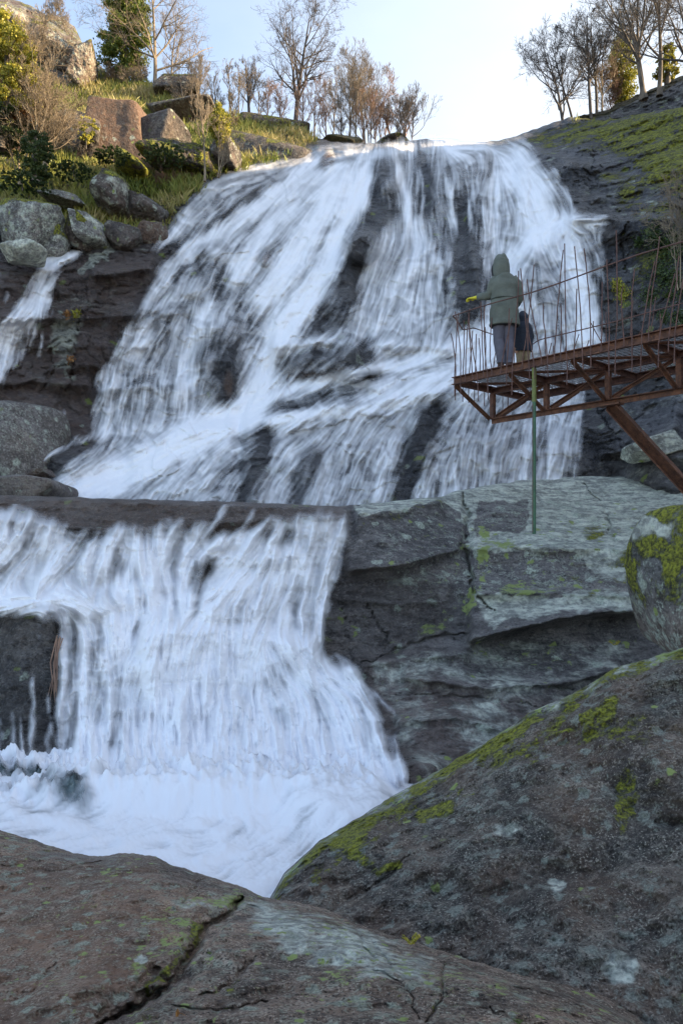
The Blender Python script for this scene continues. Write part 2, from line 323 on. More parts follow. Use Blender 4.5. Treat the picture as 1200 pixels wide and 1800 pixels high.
cl_att = {'grass': np.clip(hill*(0.72+0.6*fbm(V, 0.5, 3, s=9)), 0, 1)*(1-0.95*poly(ax_, ay_, [(-60,-40),(60,0),(150,40),(200,110),(160,150),(100,150),(40,80)], 20)),
          'moss': np.clip(moss_r*.86+moss_r2*0.55+hill*0.5+0.5*blob(apx, apy, (1160,470), (60,80)), 0, 1),
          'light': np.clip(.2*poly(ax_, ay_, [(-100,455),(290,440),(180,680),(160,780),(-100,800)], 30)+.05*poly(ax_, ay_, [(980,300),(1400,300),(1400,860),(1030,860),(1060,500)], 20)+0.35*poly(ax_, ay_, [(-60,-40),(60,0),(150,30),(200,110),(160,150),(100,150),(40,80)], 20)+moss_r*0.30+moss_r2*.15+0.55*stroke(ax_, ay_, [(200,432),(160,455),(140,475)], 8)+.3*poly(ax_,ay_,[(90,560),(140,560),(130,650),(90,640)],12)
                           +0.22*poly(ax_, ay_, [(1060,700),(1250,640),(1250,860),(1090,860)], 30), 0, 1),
          'brown': np.clip(.6*poly(ax_, ay_, [(-60,-40),(60,0),(150,30),(200,110),(160,150),(100,150),(40,80)], 20)+poly(ax_, ay_, [(-100,455),(290,440),(180,680),(160,780),(-100,800)], 30)*0.5+blob(apx, apy, (575,283), (12,18))+blob(apx, apy, (466,456), (10,12))+0.8*blob(apx, apy, (545,665), (20,12))+.8*blob(apx, apy, (402,675), (8,22))+.6*blob(apx, apy, (610,655), (30,10)), 0, 1),
          'wet': np.clip(1-hill-moss_r-moss_r2*0.6-poly(ax_, ay_, [(1080,690),(1250,640),(1250,860),(1090,860)], 30)*.8, 0, 1)*np.clip(.75+.5*fbm(V, .4, 3, s=33), 0, 1),
          'lichen': np.clip(moss_r2*0.5+.2*hill, 0, 1), 'yellow': np.zeros_like(apx)}
cliff = mesh_np('cliff', V.reshape(-1, 3), gridfaces(nrr, nc), MAT['cliff'], attrs=cl_att); tag(cliff, kind='structure')
CLV, CLA, PXC = V, cl_att, cx[None].copy()

# hill that continues beyond the right edge and shades the falls
hx = np.linspace(0, 1, 60); hy = np.linspace(-6, 75, 60); HXg, HYg = np.meshgrid(hx, hy)
Xh = 0.50*np.maximum(HYg, 14)+4.5+HXg**1.3*60; Zh = np.minimum(1, .75+np.maximum(HYg, 0)/40)*np.interp(HXg**1.3*60, [0, 4, 9, 15, 30, 60], [-3, 5, 16, 24, 25, 14])*np.interp(HYg, [-6, 6, 16, 60, 75], [.55, .8, 1, 1, .5])
HV = np.stack([Xh, HYg, Zh], -1); HV[..., 2] += 1.2*fbm(HV, 0.15, 4, s=3)
hill_r = mesh_np('hills', HV.reshape(-1, 3), gridfaces(60, 60), MAT['cliff'], attrs={'grass': np.ones(3600)*.8}); tag(hill_r, kind='structure')
# ground sheet to the horizon, far below and behind
gv = np.array([(-600, -60, -4.2), (600, -60, -4.2), (600, 900, -4.2), (-600, 900, -4.2)], float)
tag(mesh_np('ground', gv, np.array([[0, 1, 2, 3]]), MAT['shelf']), kind='structure')

# ------------------------------------------------------------------ white water
def flowfield(px, py, guides):
    vx = 0; vy = 0; ws = 0
    for g in guides:
        d, tx, ty, _ = segdist(px, py, g); w_ = 1/(d+6)**3; vx = vx+tx*w_; vy = vy+ty*w_; ws = ws+w_
    l = np.hypot(vx, vy)+1e-12; return vx/l, vy/l
def bil(a, x, y):
    H, W = a.shape; x = np.clip(x, 0, W-1.001); y = np.clip(y, 0, H-1.001)
    xi = x.astype(np.int32); yi = y.astype(np.int32); fx = x-xi; fy = y-yi
    return (a[yi, xi]*(1-fx)+a[yi, xi+1]*fx)*(1-fy)+(a[yi+1, xi]*(1-fx)+a[yi+1, xi+1]*fx)*fy
def lic(n, vx, vy, Ln, step=1.0):
    H, W = n.shape; gy, gx = np.mgrid[0:H, 0:W].astype(np.float32); acc = n.copy(); tw = 1.0
    for sgn in (1, -1):
        x, y = gx.copy(), gy.copy()
        for i in range(Ln):
            xi = np.clip(x, 0, W-1).astype(np.int32); yi = np.clip(y, 0, H-1).astype(np.int32)
            x += sgn*step*vx[yi, xi]; y += sgn*step*vy[yi, xi]
            w_ = 1-(i+1)/(Ln+1); acc += w_*bil(n, x, y); tw += w_
    return acc/tw
def z1(a): a = a-a.mean(); return a/(a.std()+1e-9)
def gn(shape, s, k=1, kx=None):
    r = np.random.default_rng(s).standard_normal(shape)
    for _ in range(k): r = (r+np.roll(r, 1, 0)+np.roll(r, 1, 1)+np.roll(r, -1, 0)+np.roll(r, -1, 1))/5
    return z1(r)
def blur(a, n):
    for _ in range(n): p = np.pad(a, 1, mode='edge'); a = (p[1:-1, 1:-1]*2+p[:-2, 1:-1]+p[2:, 1:-1]+p[1:-1, :-2]+p[1:-1, 2:])/6
    return a
def streaks(px, py, vx, vy, s, broad=1.0):
    sh = px.shape
    th = 0.30*vnoise(px/26, py/26, px*0, s)+0.22*vnoise(px/9, py/9, px*0, s+1); vx, vy = vx*np.cos(th)-vy*np.sin(th), vx*np.sin(th)+vy*np.cos(th)
    a = z1(lic(gn(sh, s, 0), vx, vy, 12)); b = z1(lic(gn(sh, s+1, 3), vx, vy, 20)); c = z1(lic(gn(sh, s+2, 26), vx, vy, 26, 1.3))
    return a, b, c
def paint(px, py, base, items):
    """strokes of water density, painted in order: (kind, geometry, width or radii, value[, rotation])"""
    D = base
    for it in items:
        if it[0] == 's': mk = stroke(px, py, it[1], it[2])
        elif it[0] == 'b': mk = blob(px, py, it[1], it[2], it[4] if len(it) > 4 else 0)
        else: mk = poly(px, py, it[1], it[2])
        D = D*(1-mk)+it[3]*mk
    return D
def water_sheet(name, gx0, gx1, gy0, gy1, stp, Yf, outline, items, guides, seed, off=0.05, edge=11, k=(0.11, 0.09, 0.05), smear=12, steps=44, stepamp=.14, gam=1.32, soft=1):
    gx = np.arange(gx0, gx1, stp); gy = np.arange(gy0, gy1, stp); px, py = np.meshgrid(gx, gy)
    vx, vy = flowfield(px, py, guides)
    wx = 9*vnoise(px/30, py/30, px*0, seed)+4*vnoise(px/11, py/11, px*0, seed+1); wy = 9*vnoise(px/30, py/30, px*0+5, seed)+4*vnoise(px/11, py/11, px*0+5, seed+1)
    D = paint(px+wx, py+wy, poly(px+wx*.6, py+wy*.6, outline, edge)*0.52, items)
    D = lic(D, vx, vy, smear)
    ph = py/steps+1.5*fbm(np.stack([px/70, py/70, px*0+seed], -1), 1.0, 4, s=seed+31)+.004*px; fr_ = ph-np.floor(ph); cell = hsh(np.floor(ph).astype(np.int64), np.floor(px/45+2*vnoise(px/60, py/60, px*0, 9)).astype(np.int64), 0*px.astype(np.int64), seed)/65535
    cell = blur(cell.astype(float), 3); st_ = blur(np.where(fr_ < .16, .12, np.where(fr_ < .55, -.14, .03)), 2)*sm(cell*2-.5)*np.clip(4.5*D*(1-D), 0.05, 1)
    stepY = blur(fr_, 14)*stepamp*sm(cell*2-.5)
    a, b, c = streaks(px, py, vx, vy, seed)
    pz = np.stack([px/38, py/60, px*0+seed], -1); pat = fbm(pz, 1.0, 3, s=seed)
    brk = blur(z1(lic(gn(px.shape, seed+9, 2), -vy, vx, 5)), 1)      # cross ripples break the strands
    pres = sm((D-0.02)*8)
    amp = 0.22+0.80*np.clip(4*D*(1-D), 0, 1)
    f = D*1.10+amp*(k[0]*a+k[1]*b+k[2]*c+0.03*brk+0.30*pat*(1-D*.7))-0.06+st_
    f = (np.clip(f, 0, 1)**gam*.93+.06*sm(f*4))*pres
    f = np.clip(f, 0, 0.98)
    f = blur(f, soft); Y = Yf(px, py); Yb = blur(Y, 24)
    hgt = 0.10*f+0.014*z1(blur(b, 1))*f+0.004*z1(a)*f+0.03*z1(blur(c, 2))*D
    Ym = Y
    for _ in range(2):
        q_ = np.pad(Ym, 1, mode='edge'); Ym = np.minimum.reduce([Ym, q_[:-2, 1:-1], q_[2:, 1:-1], q_[1:-1, :-2], q_[1:-1, 2:]])
    Yw = blur(np.minimum(Yb-off*0.6, Ym-off*0.8), 2)-hgt*(off/0.05)*0.8-stepY
    Vw = P(px, py, Yw); H, W = px.shape; fc = gridfaces(H, W); ff = f.ravel()
    keep = ff[fc].max(1) > 0.03; fc = fc[keep]; used = np.unique(fc); re = np.full(H*W, -1); re[used] = np.arange(len(used))
    o = mesh_np(name, Vw.reshape(-1, 3)[used], re[fc], MAT['water'], attrs={'foam': ff[used]}); return tag(o, kind='structure')
G_UP = [[(560,270),(500,330),(430,400),(340,480),(290,560),(250,640),(230,740)],[(640,270),(610,380),(560,480),(500,570),(460,650),(430,720)],
    [(680,265),(690,350),(692,420),(660,500),(630,600),(600,640)],[(760,255),(757,340),(765,420),(752,520),(745,620),(700,660)],[(860,280),(852,350),(850,450),(845,560),(800,640)],
    [(905,285),(935,340),(950,400)],[(930,285),(975,340),(1000,390)],[(1055,385),(990,385),(940,415),(905,460),(885,520)],[(990,390),(1030,410),(1050,460),(1055,520)],[(950,420),(1000,520),(1030,620),(1010,700)],
    [(440,730),(330,770),(220,820),(120,875)],[(480,735),(400,780),(330,850),(290,900)],[(560,735),(500,780),(460,840),(430,900)],[(700,700),(640,740),(600,800),(560,900)],[(820,650),(750,700),(700,780),(660,900)],
    [(900,650),(860,720),(835,800),(825,900)],[(1000,650),(985,740),(968,830),(955,900)],[(400,420),(350,540),(330,640),(320,720)],[(380,330),(340,370),(285,440)],[(800,635),(700,650),(560,690),(440,740)],
    [(560,610),(520,650),(480,700)],[(640,610),(600,650),(570,690)],[(140,440),(90,465),(70,500),(50,540),(20,580),(0,640)],[(80,560),(72,620),(60,660)],[(620,262),(560,262),(500,285),(400,312)],[(800,250),(850,250),(890,262)]]
OUT_UP = [(765,238),(720,250),(640,258),(560,258),(530,262),(480,288),(380,310),(352,332),(330,362),(300,400),(268,440),(300,440),(280,472),(262,520),(240,560),(213,592),(188,640),(170,662),(170,700),(163,768),(100,830),(78,850),(100,905),
    (990,905),(1018,800),(1024,700),(1050,560),(1048,470),(1058,392),(1040,376),(1000,372),(978,330),(945,292),(890,278),(885,256),(820,252),(795,248)]
I_UP = [('s',[(450,340),(400,385),(340,425),(290,440)],20,.04),('s',[(375,330),(335,372),(295,420)],11,.68),('s',[(430,352),(400,385)],5,.3),('s',[(545,270),(480,292),(395,312)],8,.5),
    ('s',[(560,300),(480,400),(420,470),(370,530),(345,600),(332,690)],24,.86),('s',[(560,290),(455,365),(375,415),(330,445)],20,.88),('s',[(650,285),(615,400),(565,500),(505,570),(470,640),(440,725)],34,1.0),('s',[(600,300),(540,420),(470,520)],30,.93),
    ('s',[(320,540),(265,640),(235,700)],38,.46),('s',[(300,470),(250,590),(195,680),(185,760)],14,.66),('b',(385,500),(16,38),.25),('b',(425,560),(20,34),.28),('s',[(500,400),(470,440),(440,480)],14,.6),('b',(470,450),(16,12),.35),
    ('b',(382,640),(34,64),.18),('b',(402,660),(18,46),.02),('b',(345,700),(14,24),.5),('b',(280,560),(26,26),.4),('b',(355,465),(14,30),.2),('b',(600,655),(60,8),.1),
    ('b',(680,292),(22,28),.16),('s',[(664,300),(660,360)],13,.10),('s',[(690,330),(692,380)],8,.3),('s',[(700,290),(720,380),(728,430)],8,.96),('s',[(746,286),(750,378)],22,.0),('s',[(768,300),(775,380)],9,.2),('s',[(735,300),(742,370)],4,.5),
    ('p',[(760,288),(868,284),(860,330),(850,470),(790,460),(762,400)],14,.34),('s',[(785,310),(800,400),(800,440)],4,.75),('s',[(795,300),(790,400)],4,.7),('s',[(812,350),(812,430)],17,.0),('s',[(838,350),(840,440)],8,.25),('s',[(830,330),(825,400)],4,.8),('s',[(860,330),(852,470)],5,.75),
    ('s',[(765,415),(790,440)],24,.22),('s',[(735,400),(740,430),(700,500),(680,590)],22,.78),('s',[(720,560),(700,600)],40,.66),('s',[(760,470),(740,590)],22,.60),('s',[(815,440),(828,540)],42,.04),('s',[(845,420),(850,480)],5,.6),('s',[(790,450),(760,500)],8,.5),
    ('s',[(672,378),(640,412),(625,470),(602,520),(580,560)],33,.02),('s',[(585,530),(560,600)],28,.12),('s',[(640,400),(668,430)],10,.35),('s',[(690,400),(665,440),(640,500)],10,.62),
    ('s',[(905,285),(940,340),(945,420),(900,480)],42,.93),('s',[(870,300),(870,380),(870,460)],10,.72),('s',[(1050,392),(1010,390)],14,.66),('s',[(1000,390),(975,394),(930,425),(895,480),(885,540)],18,1.0),('s',[(985,400),(1020,500),(1035,600)],28,.95),('b',(935,482),(22,36),.28),('s',[(1040,420),(1050,500)],16,.35),('b',(960,500),(10,40),.6),
    ('s',[(970,300),(1000,360)],10,.4),('s',[(890,550),(860,600),(800,620)],34,.95),('s',[(790,250),(870,262)],12,.75),('s',[(760,246),(800,270)],14,.9),('s',[(640,268),(720,262)],12,.75),('b',(625,282),(18,8),.45),('b',(734,277),(10,7),.2),('b',(575,283),(8,14),.0),('b',(466,456),(6,9),.03),
    ('s',[(480,615),(560,600),(600,602)],6,.75),('b',(628,634),(36,30),.03),('s',[(505,645),(545,628),(590,632)],24,.16),('b',(548,662),(22,10),.08),('b',(600,658),(20,8),.1),('s',[(640,610),(740,612),(800,620)],5,.9),('s',[(660,635),(790,630)],14,.5),
    ('s',[(440,712),(520,682),(600,662),(700,642),(800,610)],11,.97),('s',[(565,698),(480,725),(420,768)],18,.16),('b',(618,690),(36,18),.25),('b',(700,655),(25,6),.5),('s',[(450,745),(540,730),(640,722),(740,690),(830,660)],15,.95),('s',[(640,700),(800,650),(900,640)],18,.85),
    ('s',[(440,728),(340,770),(240,820),(130,870)],40,1.0),('s',[(340,760),(420,735)],26,1.0),('s',[(400,800),(320,880)],24,.62),('s',[(330,820),(250,890)],14,.68),
    ('s',[(470,765),(445,830),(425,890)],26,.06),('s',[(400,800),(375,890)],16,.5),('s',[(545,795),(520,890)],22,.12),('s',[(600,760),(560,900)],18,.6),('s',[(650,790),(620,890)],14,.5),('s',[(758,725),(728,800),(705,890)],28,.04),('s',[(690,760),(660,880)],10,.7),('s',[(820,770),(800,870)],12,.52),
    ('s',[(880,760),(870,860)],16,.48),('s',[(930,740),(915,850)],10,.8),('s',[(985,720),(965,850)],16,.75),('s',[(820,700),(860,680),(960,680)],18,.75),
    ('s',[(175,772),(120,800),(80,845)],13,.05),('s',[(200,785),(140,815),(110,840)],7,.45),('s',[(165,768),(120,782)],4,.8),('s',[(108,785),(70,808)],5,.9),('s',[(180,765),(230,760),(330,745)],8,.85),
    ('s',[(138,443),(88,463)],9,.85),('s',[(88,463),(76,500),(58,532)],22,.8),('s',[(80,470),(92,535)],4,.55),('s',[(70,535),(34,562),(0,600),(-20,640)],26,.85),('s',[(30,570),(14,620),(-5,665)],17,.8),('s',[(40,560),(38,620),(12,655)],6,.6),('s',[(60,565),(54,610)],5,.6),('s',[(72,590),(68,625)],3,.45),('s',[(78,535),(90,533)],3,.8),
    ('s',[(0,480),(8,530)],3,.4),('s',[(107,732),(107,778)],4,.75),('s',[(112,745),(119,772)],2.5,.8),('s',[(15,820),(40,824)],5,.9)]
water_sheet('water', -20, 1085, 236, 905, 1.45, lambda a, b: cliffY(a, b), OUT_UP, I_UP, G_UP, 40, off=0.07)

# ------------------------------------------------------------------ rock shelf in the middle, with the lower fall
SB = Depth([(-100,868,10.2),(0,870,10.3),(300,880,10.3),(600,890,10.8),(800,864,12.4),(960,838,13.8),(1200,840,13.3),(1350,840,12.5),(938,945,11.0),(700,940,10.5),(1200,940,11.0),(1350,940,10.4),
    (600,1000,9.8),(700,1000,9.9),(900,1000,10.4),(1100,1000,10.4),(1100,1062,9.9),(900,1085,9.5),(700,1100,9.3),(600,1100,9.25),(700,1170,8.7),(900,1135,9.2),(1130,1135,9.4),(1130,1200,8.6),(900,1250,7.8),(750,1250,7.7),(720,1370,6.5),(900,1400,6.6),(700,1500,5.7),(1100,1400,6.8),(1350,1200,8.2),(1350,1000,9.6),(1200,1600,5.2),
    (0,915,9.9),(300,925,10.0),(500,920,10.1),(0,1050,9.0),(300,1050,9.2),(500,1050,9.4),(560,1150,8.8),(300,1130,8.3),(100,1150,8.2),(50,1090,8.5),(-100,1100,8.4),(50,1340,7.15),(300,1330,7.1),(500,1345,7.05),(620,1335,7.1),(300,1450,5.7),(50,1450,5.9),(500,1450,6.0),(-100,1400,6.6),(300,1600,4.6),(0,1600,4.6)])
def shelfY(px, py, fine=True):
    Y = SB(px, py)
    for a in (([(815,1128),(900,1106),(1000,1084),(1060,1076),(1160,1074)],.75,50,7),([(820,966),(900,962),(1000,964),(1160,968)],.5,24,26),([(600,1004),(700,994),(800,968),(822,962)],.35,50,8),([(820,1046),(900,1042),(1150,1050)],.26,16,10),
              ([(-100,905),(100,925),(200,935),(320,925),(480,912),(620,908)],.35,22,30),([(600,1180),(700,1160),(830,1150)],.2,30,14),([(-60,1072),(60,1066),(108,1078)],.35,16,60),([(240,1120),(400,1110),(560,1150)],.35,40,60),
              ([(700,1190),(850,1210),(1000,1200),(1100,1170)],.22,16,8),([(590,1050),(680,1062),(800,1056)],.14,20,8),([(840,905),(920,898),(1010,915)],.12,10,10),([(1000,900),(1080,912),(1180,905)],.12,10,8),([(690,1270),(800,1262),(900,1290)],.15,14,9),([(615,905),(700,896),(785,880)],.42,12,30)):
        Y = Y-ledge(px, py, a[0], a[1], a[2], a[3], s=int(a[0][0][1]) % 89)
    jx = px+8*vnoise(px/19, py/19, px*0, 61)+4*vnoise(px/7, py/7, px*0, 62); jy = py+8*vnoise(px/19, py/19, px*0+3, 61)
    for pts, w_, a in (([(812,868),(820,905),(815,960),(828,1000),(830,1040),(870,1080)],5,.3),([(1020,845),(1060,890),(1075,940),(1085,970)],3,.15),([(640,1050),(670,1110),(690,1135)],4,.12),([(625,1170),(760,1120),(830,1110)],4,.15),([(600,1060),(620,1180)],3,.1),
                       ([(935,862),(955,890),(950,900)],3,.1),([(700,1220),(820,1225),(950,1240)],3,.08),([(960,1208),(1010,1212)],4,.12)):
        Y = Y+a*.6*crack(jx, jy, pts, w_)
    for c, r, a in (((250,1010),(22,50),.18),((400,1060),(80,30),.25),((50,1200),(60,130),.25),((730,1360),(36,24),.35),((150,1060),(60,20),.2),((350,1000),(14,20),.15)):
        Y = Y-a*blob(px, py, c, r)
    p = P(px, py, Y)
    Y = Y+0.13*fbm(p, 0.7, 3, s=41)+0.10*(fbm(p, 1.6, 4, s=45, st=(0.5, .6, 2.0), ridge=True)-.2)
    if fine: Y = Y+0.05*(np.floor(fbm(p, 2.2, 2, s=51, st=(.6, .8, 2))*4)/4)-0.065*fbm(p, 4.5, 5, gain=0.62, s=61)-0.03*fbm(p*np.array([.5, .7, 1.6]), 6.0, 3, s=65, ridge=True)
    return Y
BS = [(-100,866),(0,870),(100,873),(250,878),(420,882),(600,890),(650,885),(780,872),(800,863),(900,846),(960,837),(1040,836),(1200,842),(1350,850)]
nc, nr = 520, 380; cx = cols(-100, 1350, nc, -800, 2000); nc = len(cx); ys = np.interp(cx, [p[0] for p in BS], [p[1] for p in BS])+2.2*vnoise(cx/30, cx*0, cx*0, 8)
PX = np.repeat(cx[None], nr, 0); PY = 1650+(ys[None]-1650)*np.linspace(0, 1, nr)[:, None]
Yb = shelfY(PX, PY); Yb = Yb+0.25*(1-np.sqrt(np.clip((PY-ys[None])/8, 0, 1)))
V = P(PX, PY, Yb); top = V[-1]; rows = [V]
for dy, dz in ((0.15, -.06), (0.4, -.25), (0.7, -.7), (1.0, -1.6), (1.2, -3.2)):
    r_ = top.copy(); r_[:, 1] += dy; r_[:, 0] += dy*(top[:, 0]/top[:, 1]); r_[:, 2] += dz; rows.append(r_[None])
V = np.concatenate(rows, 0); apx = np.vstack([PX]+[PX[-1:]]*5); apy = np.vstack([PY]+[PY[-1:]]*5)
wj = 12*vnoise(apx/34, apy/34, apx*0, 13)+6*vnoise(apx/11, apy/11, apx*0, 14); ax_, ay_ = apx+wj, apy+wj*0.7
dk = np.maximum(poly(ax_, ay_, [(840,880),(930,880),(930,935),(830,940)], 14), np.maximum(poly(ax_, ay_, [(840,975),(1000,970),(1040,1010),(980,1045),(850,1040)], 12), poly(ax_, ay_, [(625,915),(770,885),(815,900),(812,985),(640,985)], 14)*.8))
wetm = np.clip(poly(ax_, ay_, [(-200,905),(540,900),(600,1000),(760,1010),(830,1100),(640,1180),(730,1330),(740,1420),(1000,1600),(-200,1600)], 26)+poly(ax_, ay_, [(-200,860),(600,884),(600,930),(-200,930)], 10)*.7, 0, 1)
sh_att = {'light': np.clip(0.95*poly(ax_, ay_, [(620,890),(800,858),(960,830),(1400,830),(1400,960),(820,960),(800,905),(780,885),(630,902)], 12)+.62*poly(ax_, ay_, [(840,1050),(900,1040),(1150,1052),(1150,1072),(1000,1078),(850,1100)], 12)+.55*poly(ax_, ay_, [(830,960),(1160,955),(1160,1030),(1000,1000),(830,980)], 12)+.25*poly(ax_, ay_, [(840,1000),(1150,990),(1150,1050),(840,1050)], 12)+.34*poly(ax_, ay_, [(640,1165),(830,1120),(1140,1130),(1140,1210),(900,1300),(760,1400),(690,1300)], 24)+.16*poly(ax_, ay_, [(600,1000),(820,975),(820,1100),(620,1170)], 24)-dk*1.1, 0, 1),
          'lichen': np.clip(.7*poly(ax_, ay_, [(660,900),(1200,850),(1200,1060),(900,1080),(680,1020)], 30)+.35*poly(ax_, ay_, [(700,1130),(1100,1130),(1100,1200),(700,1200)], 20), 0, 1),
          'yellow': np.clip(.75*stroke(ax_, ay_, [(740,1110),(830,1060),(850,1000),(850,940)], 14)+.7*blob(apx, apy, (930,1035), (50,12))+.5*stroke(ax_, ay_, [(820,965),(900,955)], 8)+.25*poly(ax_, ay_, [(680,930),(1100,900),(1100,1050),(700,1050)], 20)+.35*poly(ax_, ay_, [(800,1140),(1000,1135),(1000,1165),(800,1165)], 12), 0, 1),
          'moss': np.clip(.7*blob(apx, apy, (1038,937), (26,12))+.45*blob(apx, apy, (1090,1010), (46,26))+.6*blob(apx, apy, (1085,935), (10,7))+.45*stroke(ax_, ay_, [(630,925),(700,900),(770,880)], 12)+.5*blob(apx, apy, (1120,980), (30,30))+.5*stroke(ax_,ay_,[(1010,1015),(1040,1040)],12), 0, 1),
          'brown': np.clip(.5*poly(ax_, ay_, [(-200,870),(600,884),(600,935),(-200,935)], 12)+.28*poly(ax_, ay_, [(640,1160),(1000,1240),(860,1420),(700,1420),(640,1250)], 30)+.1*poly(ax_, ay_, [(580,1000),(800,1000),(760,1170),(580,1170)], 30), 0, 1),
          'wet': wetm}
tag(mesh_np('terrain', V.reshape(-1, 3), gridfaces(V.shape[0], nc), MAT['shelf'], attrs=sh_att), kind='structure')
G_LO = [[(60,890),(30,960),(-40,1040)],[(150,940),(110,1000),(70,1050)],[(260,930),(262,1000),(270,1080),(240,1160)],[(330,930),(300,1000),(310,1080)],[(470,920),(420,1000),(360,1060),(330,1110)],[(600,915),(575,1000),(555,1080),(550,1150)],[(520,920),(500,1000),(470,1080),(440,1150)],
    [(120,1045),(180,1080),(190,1160),(180,1330)],[(20,1075),(60,1060),(110,1050),(160,1070)],[(300,1120),(290,1200),(290,1380)],[(400,1120),(400,1250),(395,1390)],[(480,1140),(520,1240),(540,1390)],[(540,1150),(610,1230),(640,1320),(640,1400)],[(600,1180),(660,1260),(690,1360)],[(60,1240),(60,1340)],[(110,1100),(108,1200),(105,1340)],[(200,940),(180,1000),(170,1050)],[(400,930),(350,980),(340,1020)]]
OUT_LO = [(-240,893),(20,893),(60,908),(105,928),(150,948),(175,940),(205,925),(240,930),(290,935),(320,915),(350,925),(400,938),(450,925),(470,913),(600,908),(612,925),(600,985),(582,1040),(568,1100),(560,1146),(620,1176),(668,1255),(690,1330),(708,1372),(690,1420),(-240,1420)]
I_LO = [('p',[(-240,898),(20,898),(60,914),(105,934),(150,954),(175,946),(205,931),(240,936),(290,941),(320,921),(350,931),(400,944),(450,931),(470,919),(600,914),(608,925),(560,1140),(300,1110),(-240,1060)],9,.86),('s',[(20,920),(50,945),(10,1010)],22,.62),('s',[(-20,905),(20,900)],14,.9),('s',[(150,950),(110,1010)],18,.62),('s',[(240,965),(265,1010),(285,1080)],20,.97),('s',[(210,960),(200,1010)],12,.5),('s',[(120,940),(160,960)],8,.4),
    ('s',[(320,940),(300,980)],10,.55),('s',[(175,945),(150,935)],7,.25),('b',(355,1000),(18,16),.14),('b',(344,1028),(12,14),.2),('b',(208,992),(8,18),.35),('s',[(470,935),(510,945)],13,.38),('b',(538,962),(9,12),.38),('b',(245,940),(30,6),.5),('b',(380,940),(25,8),.3),('b',(330,925),(16,14),.05),('b',(160,935),(20,8),.08),
    ('s',[(430,1030),(360,1080),(340,1110)],26,.97),('s',[(520,990),(470,1070)],26,.85),('b',(520,1060),(10,24),.62),('s',[(560,950),(545,1100)],14,.7),('b',(345,1060),(6,24),.5),('b',(310,1100),(40,10),.7),
    ('p',[(110,1050),(220,1060),(340,1110),(560,1150),(620,1180),(680,1290),(700,1420),(140,1420),(115,1300)],26,1.0),('s',[(300,1120),(420,1110),(540,1150)],26,1.0),('s',[(250,1100),(180,1070),(100,1048),(40,1055),(-20,1075)],12,.95),('s',[(240,1120),(250,1300)],30,.95),('s',[(170,1100),(165,1250)],18,.6),('s',[(130,1080),(125,1330)],10,.45),
    ('s',[(290,1170),(310,1340)],40,1.0),('s',[(480,1190),(500,1260)],22,.8),('s',[(420,1230),(420,1330)],18,.86),('s',[(560,1220),(580,1300)],18,.8),('s',[(640,1230),(660,1330)],20,.74),('s',[(200,1180),(205,1330)],20,.78),('s',[(690,1250),(640,1200)],4,.6),('s',[(670,1270),(700,1350)],8,.45),
    ('p',[(-240,1078),(30,1080),(108,1085),(104,1180),(100,1340),(-240,1340)],7,.03),('s',[(60,1200),(55,1330)],3,.5),('s',[(20,1250),(22,1330)],6,.45),('s',[(85,1230),(88,1330)],5,.45),('s',[(40,1270),(42,1330)],4,.5),('s',[(5,1260),(0,1330)],4,.5),('s',[(66,1090),(72,1110)],6,.3),('s',[(392,900),(372,935)],8,.55),('s',[(300,905),(285,930)],6,.4),('s',[(560,900),(560,925)],9,.5),('s',[(440,905),(430,930)],6,.4),('s',[(120,918),(110,935)],6,.35),('s',[(120,1345),(300,1350),(690,1365)],34,1.0)]
water_sheet('water', -240, 720, 886, 1425, 1.5, shelfY, OUT_LO, I_LO, G_LO, 80, off=0.11, k=(0.07, 0.06, 0.12), steps=120, stepamp=.05, gam=1.2, soft=3)

# plunge pool: churned foam over grey-green water
PZ = -1.98
gx = np.arange(-480, 760, 2.6); gy = np.arange(1325, 1640, 2.0); px, py = np.meshgrid(gx, gy)
Yp = -PZ*F/(py-HY)
G_PO = [[(700,1390),(620,1420),(520,1440),(430,1520)],[(300,1390),(280,1420),(200,1460),(60,1500)],[(150,1380),(80,1400),(0,1420)],[(560,1500),(500,1560)],[(100,1440),(0,1460)],[(400,1400),(420,1450),(380,1500),(300,1500)]]
vx, vy = flowfield(px, py, G_PO); a, b, c = streaks(px, py, vx, vy, 130)
D = paint(px+8*vnoise(px/25, py/12, px*0, 3), py+6*vnoise(px/25, py/12, px*0+4, 3), np.full(px.shape, .93), [('s',[(-60,1352),(40,1362),(95,1362)],11,.12),('s',[(70,1395),(120,1412),(150,1425)],13,.25),('s',[(-60,1335),(20,1340)],6,.35),('s',[(0,1385),(50,1380)],5,.5),('s',[(0,1420),(90,1440)],7,.65),('b',(440,1470),(30,14),.72),('b',(530,1480),(20,24),.7),('b',(40,1470),(60,12),.72),('b',(210,1440),(50,10),.85)])
D = lic(D, vx, vy, 10); pw = np.stack([px/60, py/30, px*0], -1); bub = fbm(pw, 1.3, 5, s=5)
bf = fbm(pw, 7.0, 4, gain=.7, s=15); f = np.clip(sm((D*1.12+0.05*a+.06*b+.07*c+.30*bub+.16*bf-.12)), 0, .97)
mound = 0.30*blob(px, py, (320,1400), (220,30))+0.25*blob(px, py, (600,1430), (90,50))+.1*blob(px, py, (120,1400), (60,20))
zz = PZ+.22*np.maximum(fbm(pw, 2.6, 3, s=77), -.2)*sm((1440-py)/60)*sm((690-px)/50)+mound*.6*sm((760-px)/60)+blur(0.05*bub, 6)+0.004*z1(blur(b, 4))+.012*bf
Vp = P(px, py, Yp); Vp[..., 2] = zz
tag(mesh_np('water', Vp.reshape(-1, 3)+np.array([0, 0, 0.03]), gridfaces(*px.shape), MAT['water'], attrs={'foam': f.ravel()}), kind='structure')
